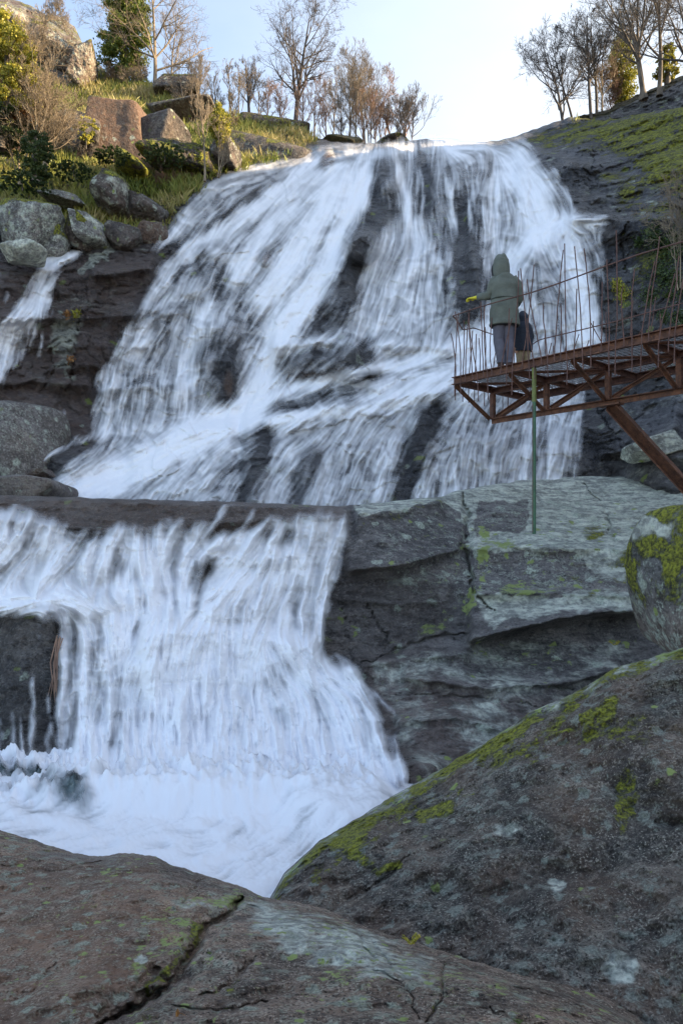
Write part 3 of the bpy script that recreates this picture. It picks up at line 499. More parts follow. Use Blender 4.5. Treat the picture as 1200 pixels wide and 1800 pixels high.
m = M('pool_water'); m.inp(Base_Color=(0.035, 0.06, 0.06), Roughness=0.12, Normal=m.bump(m.noise(3.0, 6, .6), .6, .1)); MAT['pool'] = m.m
Vq = Vp.copy(); Vq[..., 2] -= 0.02
tag(mesh_np('water', Vq.reshape(-1, 3), gridfaces(*px.shape), MAT['pool']), kind='structure')
#@@PART2
# ------------------------------------------------------------------ boulders
def near_rock(name, label, ctrl, sil, x0, x1, ybot, nc, nr, mat, rnd, amps, attf, cracks=(), back=((.1,-.03),(.25,-.12),(.5,-.4),(.8,-1.0),(1.0,-2.0)), seed=0, bumps=(), xl=None, xr=None):
    D = Depth(ctrl); cx = cols(x0, x1, nc, xl if xl is not None else x0, xr if xr is not None else x1); nc = len(cx); ys = np.interp(cx, [p[0] for p in sil], [p[1] for p in sil])
    ys = ys+2.5*vnoise(cx/24, cx*0, cx*0+seed)+1.2*vnoise(cx/7, cx*0, cx*0+seed, 3)
    t = np.linspace(0, 1, nr)[:, None]; PX = np.repeat(cx[None], nr, 0); PY = ybot+(ys[None]-ybot)*(1-(1-t)**1.25)
    Y = D(PX, PY); q = np.clip((PY-ys[None])/70, 0, 1); Y = Y+rnd*(1-np.sqrt(1-(1-q)**2))
    jx = PX+7*vnoise(PX/22, PY/22, PX*0, seed)+3*vnoise(PX/8, PY/8, PX*0, seed+1); jy = PY+7*vnoise(PX/22, PY/22, PX*0+9, seed)
    for pts, w_, a in cracks: Y = Y+a*(.6*crack(jx, jy, pts, w_*.8)+.4*crack(jx, jy, pts, w_*2.2))
    for c, r, a in bumps: Y = Y-a*blob(jx, jy, c, r)
    p = P(PX, PY, Y)
    Y = Y-amps[0]*fbm(p, 1.1, 3, s=seed+5)-amps[1]*fbm(p, 4.0, 3, s=seed+8)-amps[2]*fbm(p, 13.0, 4, gain=.62, s=seed+12)-amps[2]*.8*(fbm(p, 7.0, 3, s=seed+17, ridge=True))
    V = P(PX, PY, Y); top = V[-1]; rows = [V]
    for dy, dz in back:
        r_ = top.copy(); r_[:, 1] += dy; r_[:, 0] += dy*(top[:, 0]/top[:, 1]); r_[:, 2] += dz; rows.append(r_[None])
    V = np.concatenate(rows, 0); nb = len(back); ex = lambda A: np.vstack([A]+[A[-1:]*(0 if nb == 5 else 1)]*nb)
    o = mesh_np(name, V.reshape(-1, 3), gridfaces(V.shape[0], nc), mat, attrs={k: ex(np.clip(v, 0, 1)) for k, v in attf(jx, jy, ys[None], PY).items()})
    return tag(o, label, 'boulder')
SR = [(440,1625),(470,1592),(500,1538),(560,1482),(640,1432),(700,1394),(740,1372),(800,1336),(860,1300),(900,1275),(940,1246),(990,1228),(1040,1200),(1080,1174),(1130,1160),(1200,1138),(1330,1100)]
near_rock('boulder', 'huge dark lichen-crusted boulder filling the lower right, mossy along its ridge',
    [(470,1600,3.6),(560,1482,4.15),(700,1395,4.6),(900,1275,4.6),(1200,1140,4.5),(700,1680,3.1),(1000,1770,2.6),(1200,1860,2.35),(1330,1860,2.2),(1000,1500,3.5),(1250,1450,3.4),(440,1860,2.7),(1330,1100,4.4)],
    SR, 440, 1330, 1900, 440, 400, MAT['darkb'], .28, (.15,.10,.040),
    lambda x, y, ys, PY: {'moss': .42*stroke(x, y, [(620,1490),(700,1440),(830,1380)], 22)+1.0*sm(1.2-abs(y-ys-12-12*vnoise(x/60,x*0,x*0))/24)*(.65+.6*vnoise(x/45,y/45,x*0,3))+.8*stroke(x, y, [(1030,1260),(1080,1230),(1060,1265)], 14)+.7*blob(x, y, (1100,1400), (20,60))+.7*stroke(x, y, [(740,1440),(790,1420)], 14)+.7*stroke(x,y,[(620,1500),(660,1530),(700,1520)],14)+.5*stroke(x,y,[(880,1330),(1000,1290),(1130,1280)],40)+.6*stroke(x,y,[(640,1440),(600,1500),(560,1540)],18),
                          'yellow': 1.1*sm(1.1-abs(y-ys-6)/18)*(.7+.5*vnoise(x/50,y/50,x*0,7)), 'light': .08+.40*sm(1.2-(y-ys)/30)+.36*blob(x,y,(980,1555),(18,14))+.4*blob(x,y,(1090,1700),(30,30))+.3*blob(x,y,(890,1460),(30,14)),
                          'lichen': .3+.5*sm(.5+vnoise(x/90,y/70,x*0,5)), 'wet': 0*x, 'brown': .4*sm(.4+vnoise(x/120,y/90,x*0,9)), 'grass': 0*x},
    cracks=[([(1150,1440),(1180,1450),(1240,1435)],7,.06),([(610,1580),(680,1540),(720,1500)],5,.05),([(1080,1400),(1120,1330)],4,.02)], seed=200, xr=2300,
    bumps=[((960,1400),(120,60),.06),((1120,1300),(90,60),.08),((760,1500),(100,50),.05)])
SLs = [(-60,1440),(0,1461),(60,1480),(130,1503),(180,1510),(210,1503),(250,1505),(275,1510),(300,1524),(350,1540),(400,1556),(440,1570),(462,1584),(520,1592),(570,1604),(640,1638),(700,1658),(780,1684),(850,1708),(920,1730),(1000,1748),(1050,1762),(1100,1785),(1140,1830),(1160,1880)]
near_rock('boulder', 'reddish brown granite slab in the bottom foreground split by a diagonal crack',
    [(-60,1440,4.1),(0,1461,4.0),(250,1505,3.7),(460,1584,3.2),(700,1658,2.7),(1000,1748,2.3),(1140,1830,2.1),(-60,1880,1.9),(300,1880,1.75),(700,1880,1.7),(1000,1880,1.75),(100,1650,2.75),(400,1700,2.45)],
    SLs, -60, 1160, 1900, 560, 330, MAT['front'], .22, (.07,.07,.026),
    lambda x, y, ys, PY: {'moss': .62*stroke(x, y, [(350,1630),(320,1680),(260,1740)], 16)*1.0+.35*stroke(x, y, [(440,1690),(400,1740)], 8)+.3*stroke(x, y, [(310,1760),(200,1800)], 20)+.4*stroke(x, y, [(760,1770),(745,1830)], 6)+.15*stroke(x,y,[(160,1600),(250,1540)],30),
                          'yellow': .5*blob(x, y, (300,1640), (50,40))+.55*blob(x,y,(370,1585),(60,14))+.4*blob(x,y,(190,1535),(14,10))+.3*blob(x,y,(250,1705),(30,16))+.2*sm(.2+vnoise(x/70,y/50,x*0,4))+.25*poly(x,y,[(500,1600),(700,1660),(900,1740),(600,1760)],30),
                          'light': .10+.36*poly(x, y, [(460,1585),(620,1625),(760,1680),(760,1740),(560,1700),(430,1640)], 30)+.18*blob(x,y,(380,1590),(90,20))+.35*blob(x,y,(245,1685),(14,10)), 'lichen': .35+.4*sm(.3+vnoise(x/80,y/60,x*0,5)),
                          'wet': .5*stroke(x, y, [(60,1500),(200,1512)], 10), 'brown': 1.0*poly(x, y, [(-80,1500),(260,1530),(330,1600),(280,1720),(120,1830),(-80,1830)], 60)*(.6+.5*vnoise(x/60,y/60,x*0,2)), 'grass': 0*x},
    cracks=[([(425,1578),(400,1610),(365,1625),(345,1665),(310,1720),(250,1765),(160,1810)],15,.16),([(450,1680),(425,1710),(385,1742),(350,1750)],6,.035),([(300,1770),(400,1775),(470,1758)],4,.03),([(100,1690),(60,1740),(20,1760)],5,.015),([(280,1700),(240,1750),(170,1790)],34,.07),
            ([(0,1520),(100,1530),(180,1512)],5,.03),([(370,1540),(330,1570),(320,1590)],4,.03),([(620,1620),(660,1700),(720,1740),(735,1790)],4,.03),([(780,1690),(775,1760),(745,1800)],4,.04),([(640,1640),(690,1700)],3,.02),([(860,1770),(920,1800)],6,.03)], seed=260, xl=-1100,
    bumps=[((250,1560),(90,34),.05),((120,1620),(130,60),.05),((400,1660),(60,30),.05),((560,1650),(90,30),.05)])

def boulder(px, py, Y, wpx, hpx, depth, seed, mat, label, ang=11, rot=0, tilt=0, name='boulder', cat='boulder', group=None, rough=.09, sub=60, attr=None, parent=None, soft=18):
    g = np.linspace(-1, 1, sub); U, W = np.meshgrid(g, g); U = np.tan(U*.785); W = np.tan(W*.785); o = np.ones_like(U); Fv = []; Ff = []; n0 = 0
    for a in (np.stack([o, U, W], -1), np.stack([-o, W, U], -1), np.stack([U, -o, W], -1), np.stack([W, o, U], -1), np.stack([W, U, o], -1), np.stack([U, W, -o], -1)):
        Fv.append(a.reshape(-1, 3)); Ff.append(gridfaces(sub, sub)+n0); n0 += sub*sub
    d = np.concatenate(Fv); d /= np.linalg.norm(d, axis=1)[:, None]; Ff = np.concatenate(Ff)
    rg = np.random.default_rng(seed); N = rg.standard_normal((ang+6, 3)); N[:6] = np.array([[1,0,.1],[-1,0,.1],[0,1,.1],[0,-1,.15],[.1,0,1],[0,0,-1]])+rg.standard_normal((6, 3))*.22
    N /= np.linalg.norm(N, axis=1)[:, None]; h = rg.uniform(.62, .95, len(N)); h[:6] = .86
    inv = np.maximum(d@N.T/h, 1e-3); r = (inv**soft).sum(1)**(-1/soft)
    V = d*r[:, None]; sc3 = np.array([wpx/2/F*Y, depth/2, hpx/2/F*Y])/.86; V = V*sc3
    mn = sc3.min(); V = V+d*((.10*mn*fbm(V, .9/mn, 3, s=seed))+rough*mn*fbm(V, 3.5/mn, 5, gain=.6, s=seed+4))[:, None]
    ct, st = math.cos(R(tilt)), math.sin(R(tilt)); V = np.stack([V[:, 0]*ct-V[:, 2]*st, V[:, 1], V[:, 0]*st+V[:, 2]*ct], -1)
    cr, sr = math.cos(R(rot)), math.sin(R(rot)); V = np.stack([V[:, 0]*cr-V[:, 1]*sr, V[:, 0]*sr+V[:, 1]*cr, V[:, 2]], -1)
    c = np.array(pt(px, py, Y))+np.array([0, depth*.35, 0]); up_ = V[:, 2]/np.abs(V[:, 2]).max()
    base = {'moss': 0, 'light': 0, 'lichen': 0.3, 'yellow': 0, 'brown': 0, 'wet': 0, 'grass': 0}; base.update(attr or {})
    at = {k: (v(V, up_) if callable(v) else np.full(len(V), float(v))) for k, v in base.items()}
    # weld the cube-sphere seams
    key = np.round(d*1e4).astype(np.int64); _, idx, inv_ = np.unique(key, axis=0, return_index=True, return_inverse=True); inv_ = inv_.ravel()
    o = mesh_np(name, (V)[idx], inv_[Ff], mat, attrs={k: v[idx] for k, v in at.items()}, parent=parent); o.location = c
    return tag(o, label, cat, group)
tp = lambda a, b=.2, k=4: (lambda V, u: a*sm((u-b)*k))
boulder(40,388,18.4,124,92,1.6,11,MAT['boulder'],'pale grey angular boulder capped with moss at the left edge',rot=10,tilt=12,attr={'light':.30,'moss':tp(.75,.45,5),'lichen':.5})
boulder(30,436,17.2,84,36,1.0,12,MAT['boulder'],'small pale wedge of rock lying under the angular grey boulder',tilt=8,attr={'light':.5,'lichen':.4})
boulder(98,425,18.8,34,56,.8,13,MAT['boulder'],'narrow upright mossy stone right of the pale wedge of rock',tilt=-8,attr={'light':.3,'moss':tp(.6,.1)})
boulder(108,340,20.2,70,30,1.2,14,MAT['boulder'],'flat stone under a thick moss cushion above the pale angular boulder',tilt=-14,attr={'moss':tp(1.0,-.1,3)})
boulder(192,334,20.2,54,78,1.6,15,MAT['block'],'upright grey boulder with a mossy peak in the middle of the slope',tilt=-6,attr={'light':.3,'moss':tp(.7,.3),'lichen':.6})
boulder(160,398,19.2,42,66,1.2,16,MAT['boulder'],'pale leaning stone with moss top above the small side stream',tilt=16,attr={'light':.34,'moss':tp(.7,.35)})
boulder(128,400,18.9,52,70,1.2,17,MAT['block'],'dark mossy stone left of the pale leaning stone',attr={'moss':tp(.7,-.2),'wet':.2})
boulder(240,362,20.6,84,50,1.6,18,MAT['block'],'bluish layered slab leaning beside the left edge of the falls',tilt=-22,attr={'light':.18,'moss':tp(.5,.4),'wet':.4})
boulder(212,412,19.4,60,50,1.2,19,MAT['block'],'dark wet stone below the bluish layered slab',attr={'wet':.5})
boulder(262,408,20.0,56,54,1.2,20,MAT['block'],'broken brown rock with moss tufts at the side of the falls',attr={'brown':.4,'moss':tp(.6,.3)})
boulder(202,226,24.5,100,126,2.6,21,MAT['block'],'big brown squared rock with a flat dark face and grassy top',ang=2,rot=-18,tilt=3,rough=.02,soft=22,attr={'brown':.75,'grass':tp(1,.72,12),'lichen':.05})
boulder(278,238,25.0,80,96,2.4,22,MAT['block'],'blackish squared rock beside the big brown one',ang=3,rot=-12,tilt=-10,rough=.02,soft=20,attr={'wet':.35,'grass':tp(1,.7,12),'lichen':.05})
boulder(120,232,24.6,90,100,2.0,23,MAT['block'],'shaded dark rock behind the bare shrubs on the left',ang=5,attr={'moss':tp(.5,.4)})
boulder(330,266,23.6,104,62,2.6,24,MAT['block'],'rounded rock mound wrapped in olive moss',ang=3,attr={'moss':.62,'grass':tp(.9,.3)},rough=.2,soft=8)
boulder(392,254,23.8,60,62,1.6,25,MAT['block'],'pointed rock with sunlit mossy top beside the yellow ivy bush',tilt=-16,attr={'moss':tp(.8,.1),'light':.25})
boulder(476,272,26.2,140,74,3.0,26,MAT['block'],'long dark rock wall with grass cap just left of the falls',ang=2,rot=-8,tilt=-3,rough=.03,soft=18,attr={'wet':.3,'moss':tp(.5,.0),'grass':tp(1,.6,8)})
boulder(465,219,29.5,120,30,2.4,27,MAT['block'],'low turf-topped ledge of rock under the tall oak',ang=2,tilt=-2,soft=16,attr={'moss':.5,'grass':tp(1,.4,8)})
boulder(308,152,31.5,74,42,3.0,28,MAT['block'],'square outcrop with a flat grassy top on the ridge',ang=2,rot=15,soft=16,attr={'moss':tp(.7,.4),'light':.15})
boulder(312,188,28.5,80,30,2.4,29,MAT['block'],'shadowed ledge below the square outcrop on the ridge',ang=3,attr={'grass':tp(1,.5,8),'moss':.3})
boulder(350,180,29.6,54,26,2.0,30,MAT['block'],'small dark rock right of the square ridge outcrop',attr={'moss':tp(.6,.3)})
boulder(222,278,22.6,60,38,1.6,31,MAT['block'],'glowing yellow-green mossy hump below the squared rocks',attr={'moss':1.0},soft=6)
boulder(140,105,31.5,44,70,2.0,32,MAT['boulder'],'tall pale rock face on the upper left skyline',ang=8,tilt=-14,rough=.16,attr={'light':.22,'brown':.6,'moss':tp(.6,.3)})
boulder(90,74,32.2,84,70,3.0,33,MAT['boulder'],'sunlit golden crag at the top left',ang=9,tilt=-22,rough=.16,attr={'light':.26,'brown':.6,'moss':tp(.7,.4)})
boulder(28,40,32.0,90,70,3.0,34,MAT['boulder'],'moss-topped crag in the top left corner',ang=6,tilt=-14,rough=.16,attr={'light':.25,'brown':.55,'moss':tp(.9,.3)})
boulder(690,243,28.6,70,22,2.0,35,MAT['block'],'low mossy rock at the crest behind the falls',attr={'moss':.6,'grass':tp(.8,.3)})
boulder(598,248,28.6,90,18,2.0,36,MAT['block'],'turfy bank on the crest left of the mossy crest rock',attr={'moss':.4,'grass':.8,'brown':.3})
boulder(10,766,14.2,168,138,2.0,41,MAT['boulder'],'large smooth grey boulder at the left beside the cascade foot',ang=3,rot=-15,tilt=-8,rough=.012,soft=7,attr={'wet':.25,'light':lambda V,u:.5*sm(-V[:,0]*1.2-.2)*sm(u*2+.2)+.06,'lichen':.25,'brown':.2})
boulder(20,854,12.4,160,38,1.6,42,MAT['shelf'],'low layered dark slab below the smooth grey boulder',ang=3,tilt=-5,rough=.03,attr={'wet':.2,'brown':.2,'light':.1,'lichen':.2})
boulder(60,832,12.7,44,20,.5,43,MAT['block'],'small wet dark stone at the foot of the cascade fan',attr={'wet':.8,'brown':.4})
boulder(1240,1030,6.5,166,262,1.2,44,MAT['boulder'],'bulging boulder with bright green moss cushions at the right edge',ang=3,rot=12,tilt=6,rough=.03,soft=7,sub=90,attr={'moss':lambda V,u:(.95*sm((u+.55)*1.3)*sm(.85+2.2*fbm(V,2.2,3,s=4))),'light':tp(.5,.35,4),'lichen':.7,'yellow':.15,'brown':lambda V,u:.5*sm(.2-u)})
boulder(1132,394,18.6,58,18,.8,45,MAT['block'],'flat dark stone on the ledge right of the falls',attr={'wet':.5})
boulder(1180,392,18.0,44,16,.8,46,MAT['block'],'dark stone at the right frame edge on the ledge',attr={'wet':.4})
boulder(733,1366,6.5,66,50,.6,47,MAT['shelf'],'dark wet knob of rock where the lower fall meets the ridge of the big boulder',attr={'wet':.9,'brown':.4})
boulder(1170,780,12.8,110,46,1.0,48,MAT['shelf'],'pale broken rock below the slanting steel brace',tilt=18,attr={'light':.45,'lichen':.4})
bank = near_rock('hills', None, [(860,320,26.6),(1200,320,23.9),(880,250,29.2),(1000,206,29.0),(1200,140,28.0),(1350,80,26.5),(1350,300,22.6)],
    [(860,256),(890,245),(940,228),(1000,208),(1040,199),(1070,192),(1085,181),(1110,172),(1140,157),(1170,148),(1200,132),(1350,80)], 860, 1350, 320, 240, 90, MAT['cliff'], .8, (.35,.22,.07),
    lambda x, y, ys, PY: {'moss': .75*sm(1.6-(x-900)/150)*sm(.7+vnoise(x/25,y/14,x*0,3))+.3*sm(1.2-abs(PY-ys)/8), 'grass': 1.0*sm(1.5-abs(PY-ys)/9)*sm((x-930)/60), 'light': .22*sm((x-1060)/40), 'wet': .35+0*x, 'lichen': .2+0*x, 'yellow': 0*x, 'brown': 0*x},
    back=((.5,.02),(1.5,.05),(4,0),(10,-1)), seed=320, xr=1800)
del bank['category']; tag(bank, kind='structure')

# ------------------------------------------------------------------ tubes, trees, leaves
def tubes(polys, rads, sides):
    """polys (N,S,3), rads (N,S) -> vertices, faces of N tapered tubes"""
    N, S, _ = polys.shape; T = np.gradient(polys, axis=1); T /= np.linalg.norm(T, axis=2, keepdims=True)+1e-9
    ref = np.where(np.abs(T[..., 2:3]) > .9, np.array([1., 0, 0]), np.array([0, 0, 1.])); A = np.cross(T, ref); A /= np.linalg.norm(A, axis=2, keepdims=True)+1e-9; B = np.cross(T, A)
    th = np.arange(sides)*2*math.pi/sides
    V = polys[:, :, None]+rads[:, :, None, None]*(A[:, :, None]*np.cos(th)[:, None]+B[:, :, None]*np.sin(th)[:, None])
    i = np.arange(N*S*sides).reshape(N, S, sides); j = np.roll(i, -1, 2)
    f = np.stack([i[:, :-1], j[:, :-1], j[:, 1:], i[:, 1:]], -1).reshape(-1, 4)
    return V.reshape(-1, 3), f
def join(parts):
    n = 0; Vs = []; Fs = []
    for V, f in parts: Vs.append(V); Fs.append(f+n); n += len(V)
    return np.concatenate(Vs), np.concatenate(Fs)
def unit(a): return a/(np.linalg.norm(a, axis=-1, keepdims=True)+1e-9)
def bark(name, c1, c2, rough=.85):
    m = M(name); n1 = m.noise(6, 6, .65, st=(1, 1, .3)); n2 = m.noise(1.5, 3)
    m.inp(Base_Color=m.mix(m.rng(m.math('ADD', m.math('MULTIPLY', n1, .7), m.math('MULTIPLY', n2, .3)), .35, .65), c1, c2), Roughness=rough, Normal=m.bump(n1, .8, .03)); return m.m
MAT['bark'] = bark('grey_bark', (0.08, 0.066, 0.055), (0.21, 0.175, 0.14)); MAT['bark_d'] = bark('dark_bark', (0.055, 0.047, 0.044), (0.14, 0.115, 0.10))
MAT['bark_p'] = bark('pale_bark', (0.13, 0.10, 0.07), (0.32, 0.25, 0.17)); MAT['bark_r'] = bark('reddish_twigs', (0.15, 0.09, 0.065), (0.32, 0.20, 0.14))
def leafmat(name, cols):
    m = M(name); h = m.attr('hue'); r = m.n('ShaderNodeValToRGB'); e = r.color_ramp.elements
    e[0].color = (*cols[0], 1); e[1].color = (*cols[-1], 1)
    for i, c in enumerate(cols[1:-1]): k = e.new((i+1)/(len(cols)-1)); k.color = (*c, 1)
    m.t.links.new(h, r.inputs[0]); m.inp(Base_Color=r.outputs[0], Roughness=.55)
    tr = m.n('ShaderNodeBsdfTranslucent'); m.t.links.new(r.outputs[0], tr.inputs[0]); mxs = m.n('ShaderNodeMixShader'); mxs.inputs[0].default_value = .3
    m.t.links.new(m.bsdf.outputs[0], mxs.inputs[1]); m.t.links.new(tr.outputs[0], mxs.inputs[2]); m.t.links.new(mxs.outputs[0], m.out.inputs[0]); return m.m
MAT['ivy'] = leafmat('ivy_leaves', [(.025,.05,.015),(.05,.09,.02),(.12,.17,.03),(.28,.30,.05)])
MAT['gold'] = leafmat('yellow_green_leaves', [(.10,.12,.015),(.26,.26,.03),(.42,.38,.05),(.55,.44,.07)])
MAT['green'] = leafmat('dark_green_leaves', [(.02,.045,.015),(.05,.08,.02),(.10,.13,.03)])
MAT['rust'] = leafmat('rusty_leaves', [(.10,.04,.015),(.25,.11,.03),(.40,.22,.07)])
MAT['straw'] = leafmat('grass_blades', [(.09,.13,.015),(.20,.23,.03),(.30,.27,.07),(.48,.37,.17)])
def leaves(C_, size, seed, up=0.0):
    """one small pointed leaf (two triangles sharing a fold) per centre"""
    g = np.random.default_rng(seed); n = len(C_); a = unit(g.standard_normal((n, 3))+np.array([0, 0, up])); b = unit(np.cross(a, g.standard_normal((n, 3)))); c = np.cross(a, b)
    s = size*g.uniform(.6, 1.3, (n, 1)); V = np.stack([C_-a*s*.6, C_+b*s*.4+c*s*.08, C_+a*s*.6, C_-b*s*.4+c*s*.08], 1).reshape(-1, 3)
    return V, np.arange(n*4).reshape(-1, 4), np.repeat(np.clip(g.beta(2, 2, n), 0, 1), 4)
def tree(base, H, spread, seed, label, mat='bark', name='bare_tree', cat='tree', group=None, levels=4, n=(14, 8, 6, 4), r0=None, lean=(0, 0), up=.25, first=.25, stems=1, twig=.0052, wob=.11, droop=0., leaf=None, ratio=(.5, .56, .58, .6), ang=(38, 50), thick=1.):
    g = np.random.default_rng(seed); base = np.array(base, float)
    root = bpy.data.objects.new(name, None); root.empty_display_size = .3; link(root); root.location = base; tag(root, label, cat, group)
    r0 = (r0 or H*.017)*thick; N = stems; p0 = np.zeros((N, 3)); p0[:, 2] = -.4; 
    if N > 1: p0[:, :2] = g.uniform(-.18, .18, (N, 2))*min(1, H*.15)
    d = unit(np.stack([lean[0]+g.uniform(-1, 1, N)*(.0 if N == 1 else spread/H*.55), lean[1]+g.uniform(-1, 1, N)*(.0 if N == 1 else .3), np.ones(N)], -1))
    Ln = np.full(N, H*.92)*(g.uniform(.7, 1, N) if N > 1 else 1); r = np.full(N, r0)*(g.uniform(.4, .8, N) if N > 1 else 1)
    trunkparts = []; crown = []; tips = []
    for lv in range(levels+1):
        S = (13, 8, 6, 5, 4)[min(lv, 4)]; pts = [p0]; dd = d; p = p0
        for k in range(S-1):
            dd = unit(dd+g.normal(0, wob*(.3,.75,1.,1.1,1.1)[lv], dd.shape)+np.array([0, 0, up*(.28 if lv else .06)])-np.array([0, 0, droop*.1*(lv > 1)])); p = p+dd*(Ln/(S-1))[:, None]; pts.append(p)
        PL = np.stack(pts, 1); tt_ = np.linspace(0, 1, S); RR = np.maximum(r[:, None]*(1-tt_*.86)**(.9), twig*.55)
        if lv == 0: RR[:, 0] *= 1.35
        (trunkparts if lv < 1 or (lv == 1 and levels > 2) else crown).append(tubes(PL, RR, (8, 5, 4, 3, 3)[min(lv, 4)]))
        if lv >= levels-1: tips.append(PL[:, 1:].reshape(-1, 3))
        if lv == levels: break
        K = n[min(lv, len(n)-1)]; Np = len(p0); t = g.uniform(first if lv == 0 else .18, .98, (Np, K)); t = np.sort(t, 1); pi = np.repeat(np.arange(Np), K); tf = t.ravel()*(S-1)
        i0 = np.minimum(tf.astype(int), S-2); fr = (tf-i0)[:, None]; q = PL[pi, i0]*(1-fr)+PL[pi, i0+1]*fr; td = unit(PL[pi, i0+1]-PL[pi, i0])
        ax = unit(np.cross(td, g.standard_normal(td.shape))); an = np.radians(g.uniform(*ang, len(pi)))[:, None]; d = unit(td*np.cos(an)+ax*np.sin(an))
        if lv == 0 and N == 1:
            Lc = spread*.78*(1-.6*((t.ravel()-.45)/.55).clip(0, 1))*g.uniform(.6, 1.1, len(pi))
        else: Lc = Ln[pi]*ratio[min(lv, 3)]*(1.15-.6*t.ravel())*g.uniform(.6, 1.2, len(pi))
        r = np.maximum(np.interp(t.ravel(), tt_, (1-tt_*.86)**.9)*r[pi]*(.62 if lv == 0 else .6), twig); Ln = Lc; p0 = q
    V, f = join(trunkparts); mesh_np('trunk', V, f, MAT[mat], root)
    V, f = join(crown); cr = mesh_np('crown', V, f, MAT[mat if not isinstance(leaf, str) else mat], root)
    if leaf:
        T = np.concatenate(tips); T = T[g.integers(0, len(T), leaf[1])]+g.normal(0, .09, (leaf[1], 3)); V, f, h = leaves(T, leaf[2], seed)
        mesh_np('foliage', V, f, MAT[leaf[0]], root, attrs={'hue': h})
    return root
def foliage_mass(root, name, shells, nclump, nleaf, size, mat, seed, hue_shift=0.):
    """leaf clumps gathered round the surface of a stack of ellipsoids (centre, radii)"""
    g = np.random.default_rng(seed); Cs = []
    for (c, r_, wgt) in shells:
        k = int(nclump*wgt); dd = unit(g.standard_normal((k, 3))); rr = g.uniform(.55, 1.03, (k, 1)); cc = np.array(c)+dd*rr*np.array(r_)
        m_ = int(nleaf/nclump); sz = g.uniform(.10, .26, (k, 1, 1))*min(r_)*1.2
        Cs.append((cc[:, None]+g.normal(0, 1, (k, m_, 3))*sz*np.array([1, 1, .75])).reshape(-1, 3))
    C_ = np.concatenate(Cs); V, f, h = leaves(C_, size, seed+1, .3)
    h = np.clip(h+hue_shift+np.repeat(.22*vnoise(C_[:, 0]*1.2, C_[:, 1]*1.2, C_[:, 2]*1.2, seed), 4), 0, 1)
    return mesh_np(name, V, f, MAT[mat], root, attrs={'hue': h})
def at(px, py, dY=0.0, Y=None): y = (Y if Y is not None else float(cliffY(np.array([[float(px)]]), np.array([[float(py)]]), False)[0, 0]))+dY; return pt(px, py, y)
GT = 'bare trees along the ridge'
# behind the crest (trees stand on the plateau just behind the skyline)
tree(at(519,225,Y=32),5.7,3.9,101,'tall dark bare oak standing highest on the middle skyline','bark_d',levels=4,n=(16,9,6,4),r0=.115,up=.22,first=.24,twig=.0052,ang=(32,64),wob=.13,group=GT)
tree(at(437,215,Y=33),3.6,2.0,102,'bare grey tree on the skyline left of the tall oak','bark_d',levels=4,n=(12,8,6,3),r0=.08,up=.5,group=GT,ang=(22,48))
tree(at(268,160,Y=32.4),5.8,5.2,103,'wide bare tree with long arching branches right of the ivy-covered tree','bark_p',levels=4,n=(13,9,7,4),r0=.10,lean=(.16,0),up=.1,first=.22,group=GT,ang=(34,66),wob=.12,twig=.0052)
tree(at(300,170,Y=34),4.8,2.6,104,'slim bare tree directly right of the arching one','bark_p',levels=4,n=(11,8,5,3),r0=.06,lean=(.05,0),up=.3,group=GT)
for i, (px, py, tpy, sp, lb, mt) in enumerate([
    (468,215,140,1.3,'thin reddish tree just left of the tall oak','bark_r'),(492,220,150,1.4,'thin reddish sapling directly under the left boughs of the tall oak','bark_r'),(552,236,130,1.8,'leaning reddish tree right of the tall oak trunk','bark_r'),
    (585,242,110,1.8,'pale thin tree in the middle of the crest copse','bark_p'),(612,245,84,2.0,'slender upright tree in the crest copse left of the tallest one','bark'),(648,248,72,2.4,'tallest slender tree of the crest copse above the falls','bark'),
    (672,246,128,1.8,'reddish bushy tree in the crest copse','bark_r'),(640,248,150,1.7,'short reddish tree in front of the tallest crest copse tree','bark_r'),(700,246,140,2.0,'dark rounded bare tree near the right end of the crest copse','bark_d'),(722,246,160,2.0,'last bare tree of the crest copse leaning out over the falls','bark_d'),
    (405,205,110,1.5,'thin pale tree on the ridge right of the yellow ivy bush','bark_p'),(345,190,105,1.6,'pale thin tree on the ridge above the olive moss mound','bark_p'),
    (573,240,150,1.5,'short reddish tree leaning beside the pale one of the crest copse','bark_r'),(598,246,132,1.5,'fine grey tree filling the gap in the middle of the crest copse','bark'),(626,248,120,1.5,'pale fine tree behind the slender ones of the crest copse','bark_p'),
    (660,247,165,1.5,'low pinkish tree at the foot of the crest copse','bark_r'),(686,247,150,1.6,'pinkish round-topped tree near the crest rock','bark_r'),(711,248,178,1.3,'small reddish tree beside the last one of the crest copse','bark_r'),
    (420,208,120,1.5,'fine pale tree left of the bare grey skyline tree','bark_p'),(455,214,125,1.6,'fine pale tree right of the bare grey skyline tree','bark_p'),(380,198,128,1.4,'fine pale tree on the ridge above the yellow ivy bush','bark_p'),(533,228,150,1.4,'fine reddish tree close to the right of the tall oak','bark_r')]):
    Y_ = 30.5+(i*37 % 7)*.5; H = (py-tpy)/F*Y_*1.1
    tree(at(px,py,Y=Y_),H,sp*1.0,110+i,lb,mt,levels=4,n=(11,7,5,3),r0=.036+.005*(i % 3),up=.45,first=.12,group=GT,lean=(.12 if px > 715 else 0,0),stems=(3 if i in (5,6,8,4) else 1),twig=.0052,ang=(20,50),wob=.12)
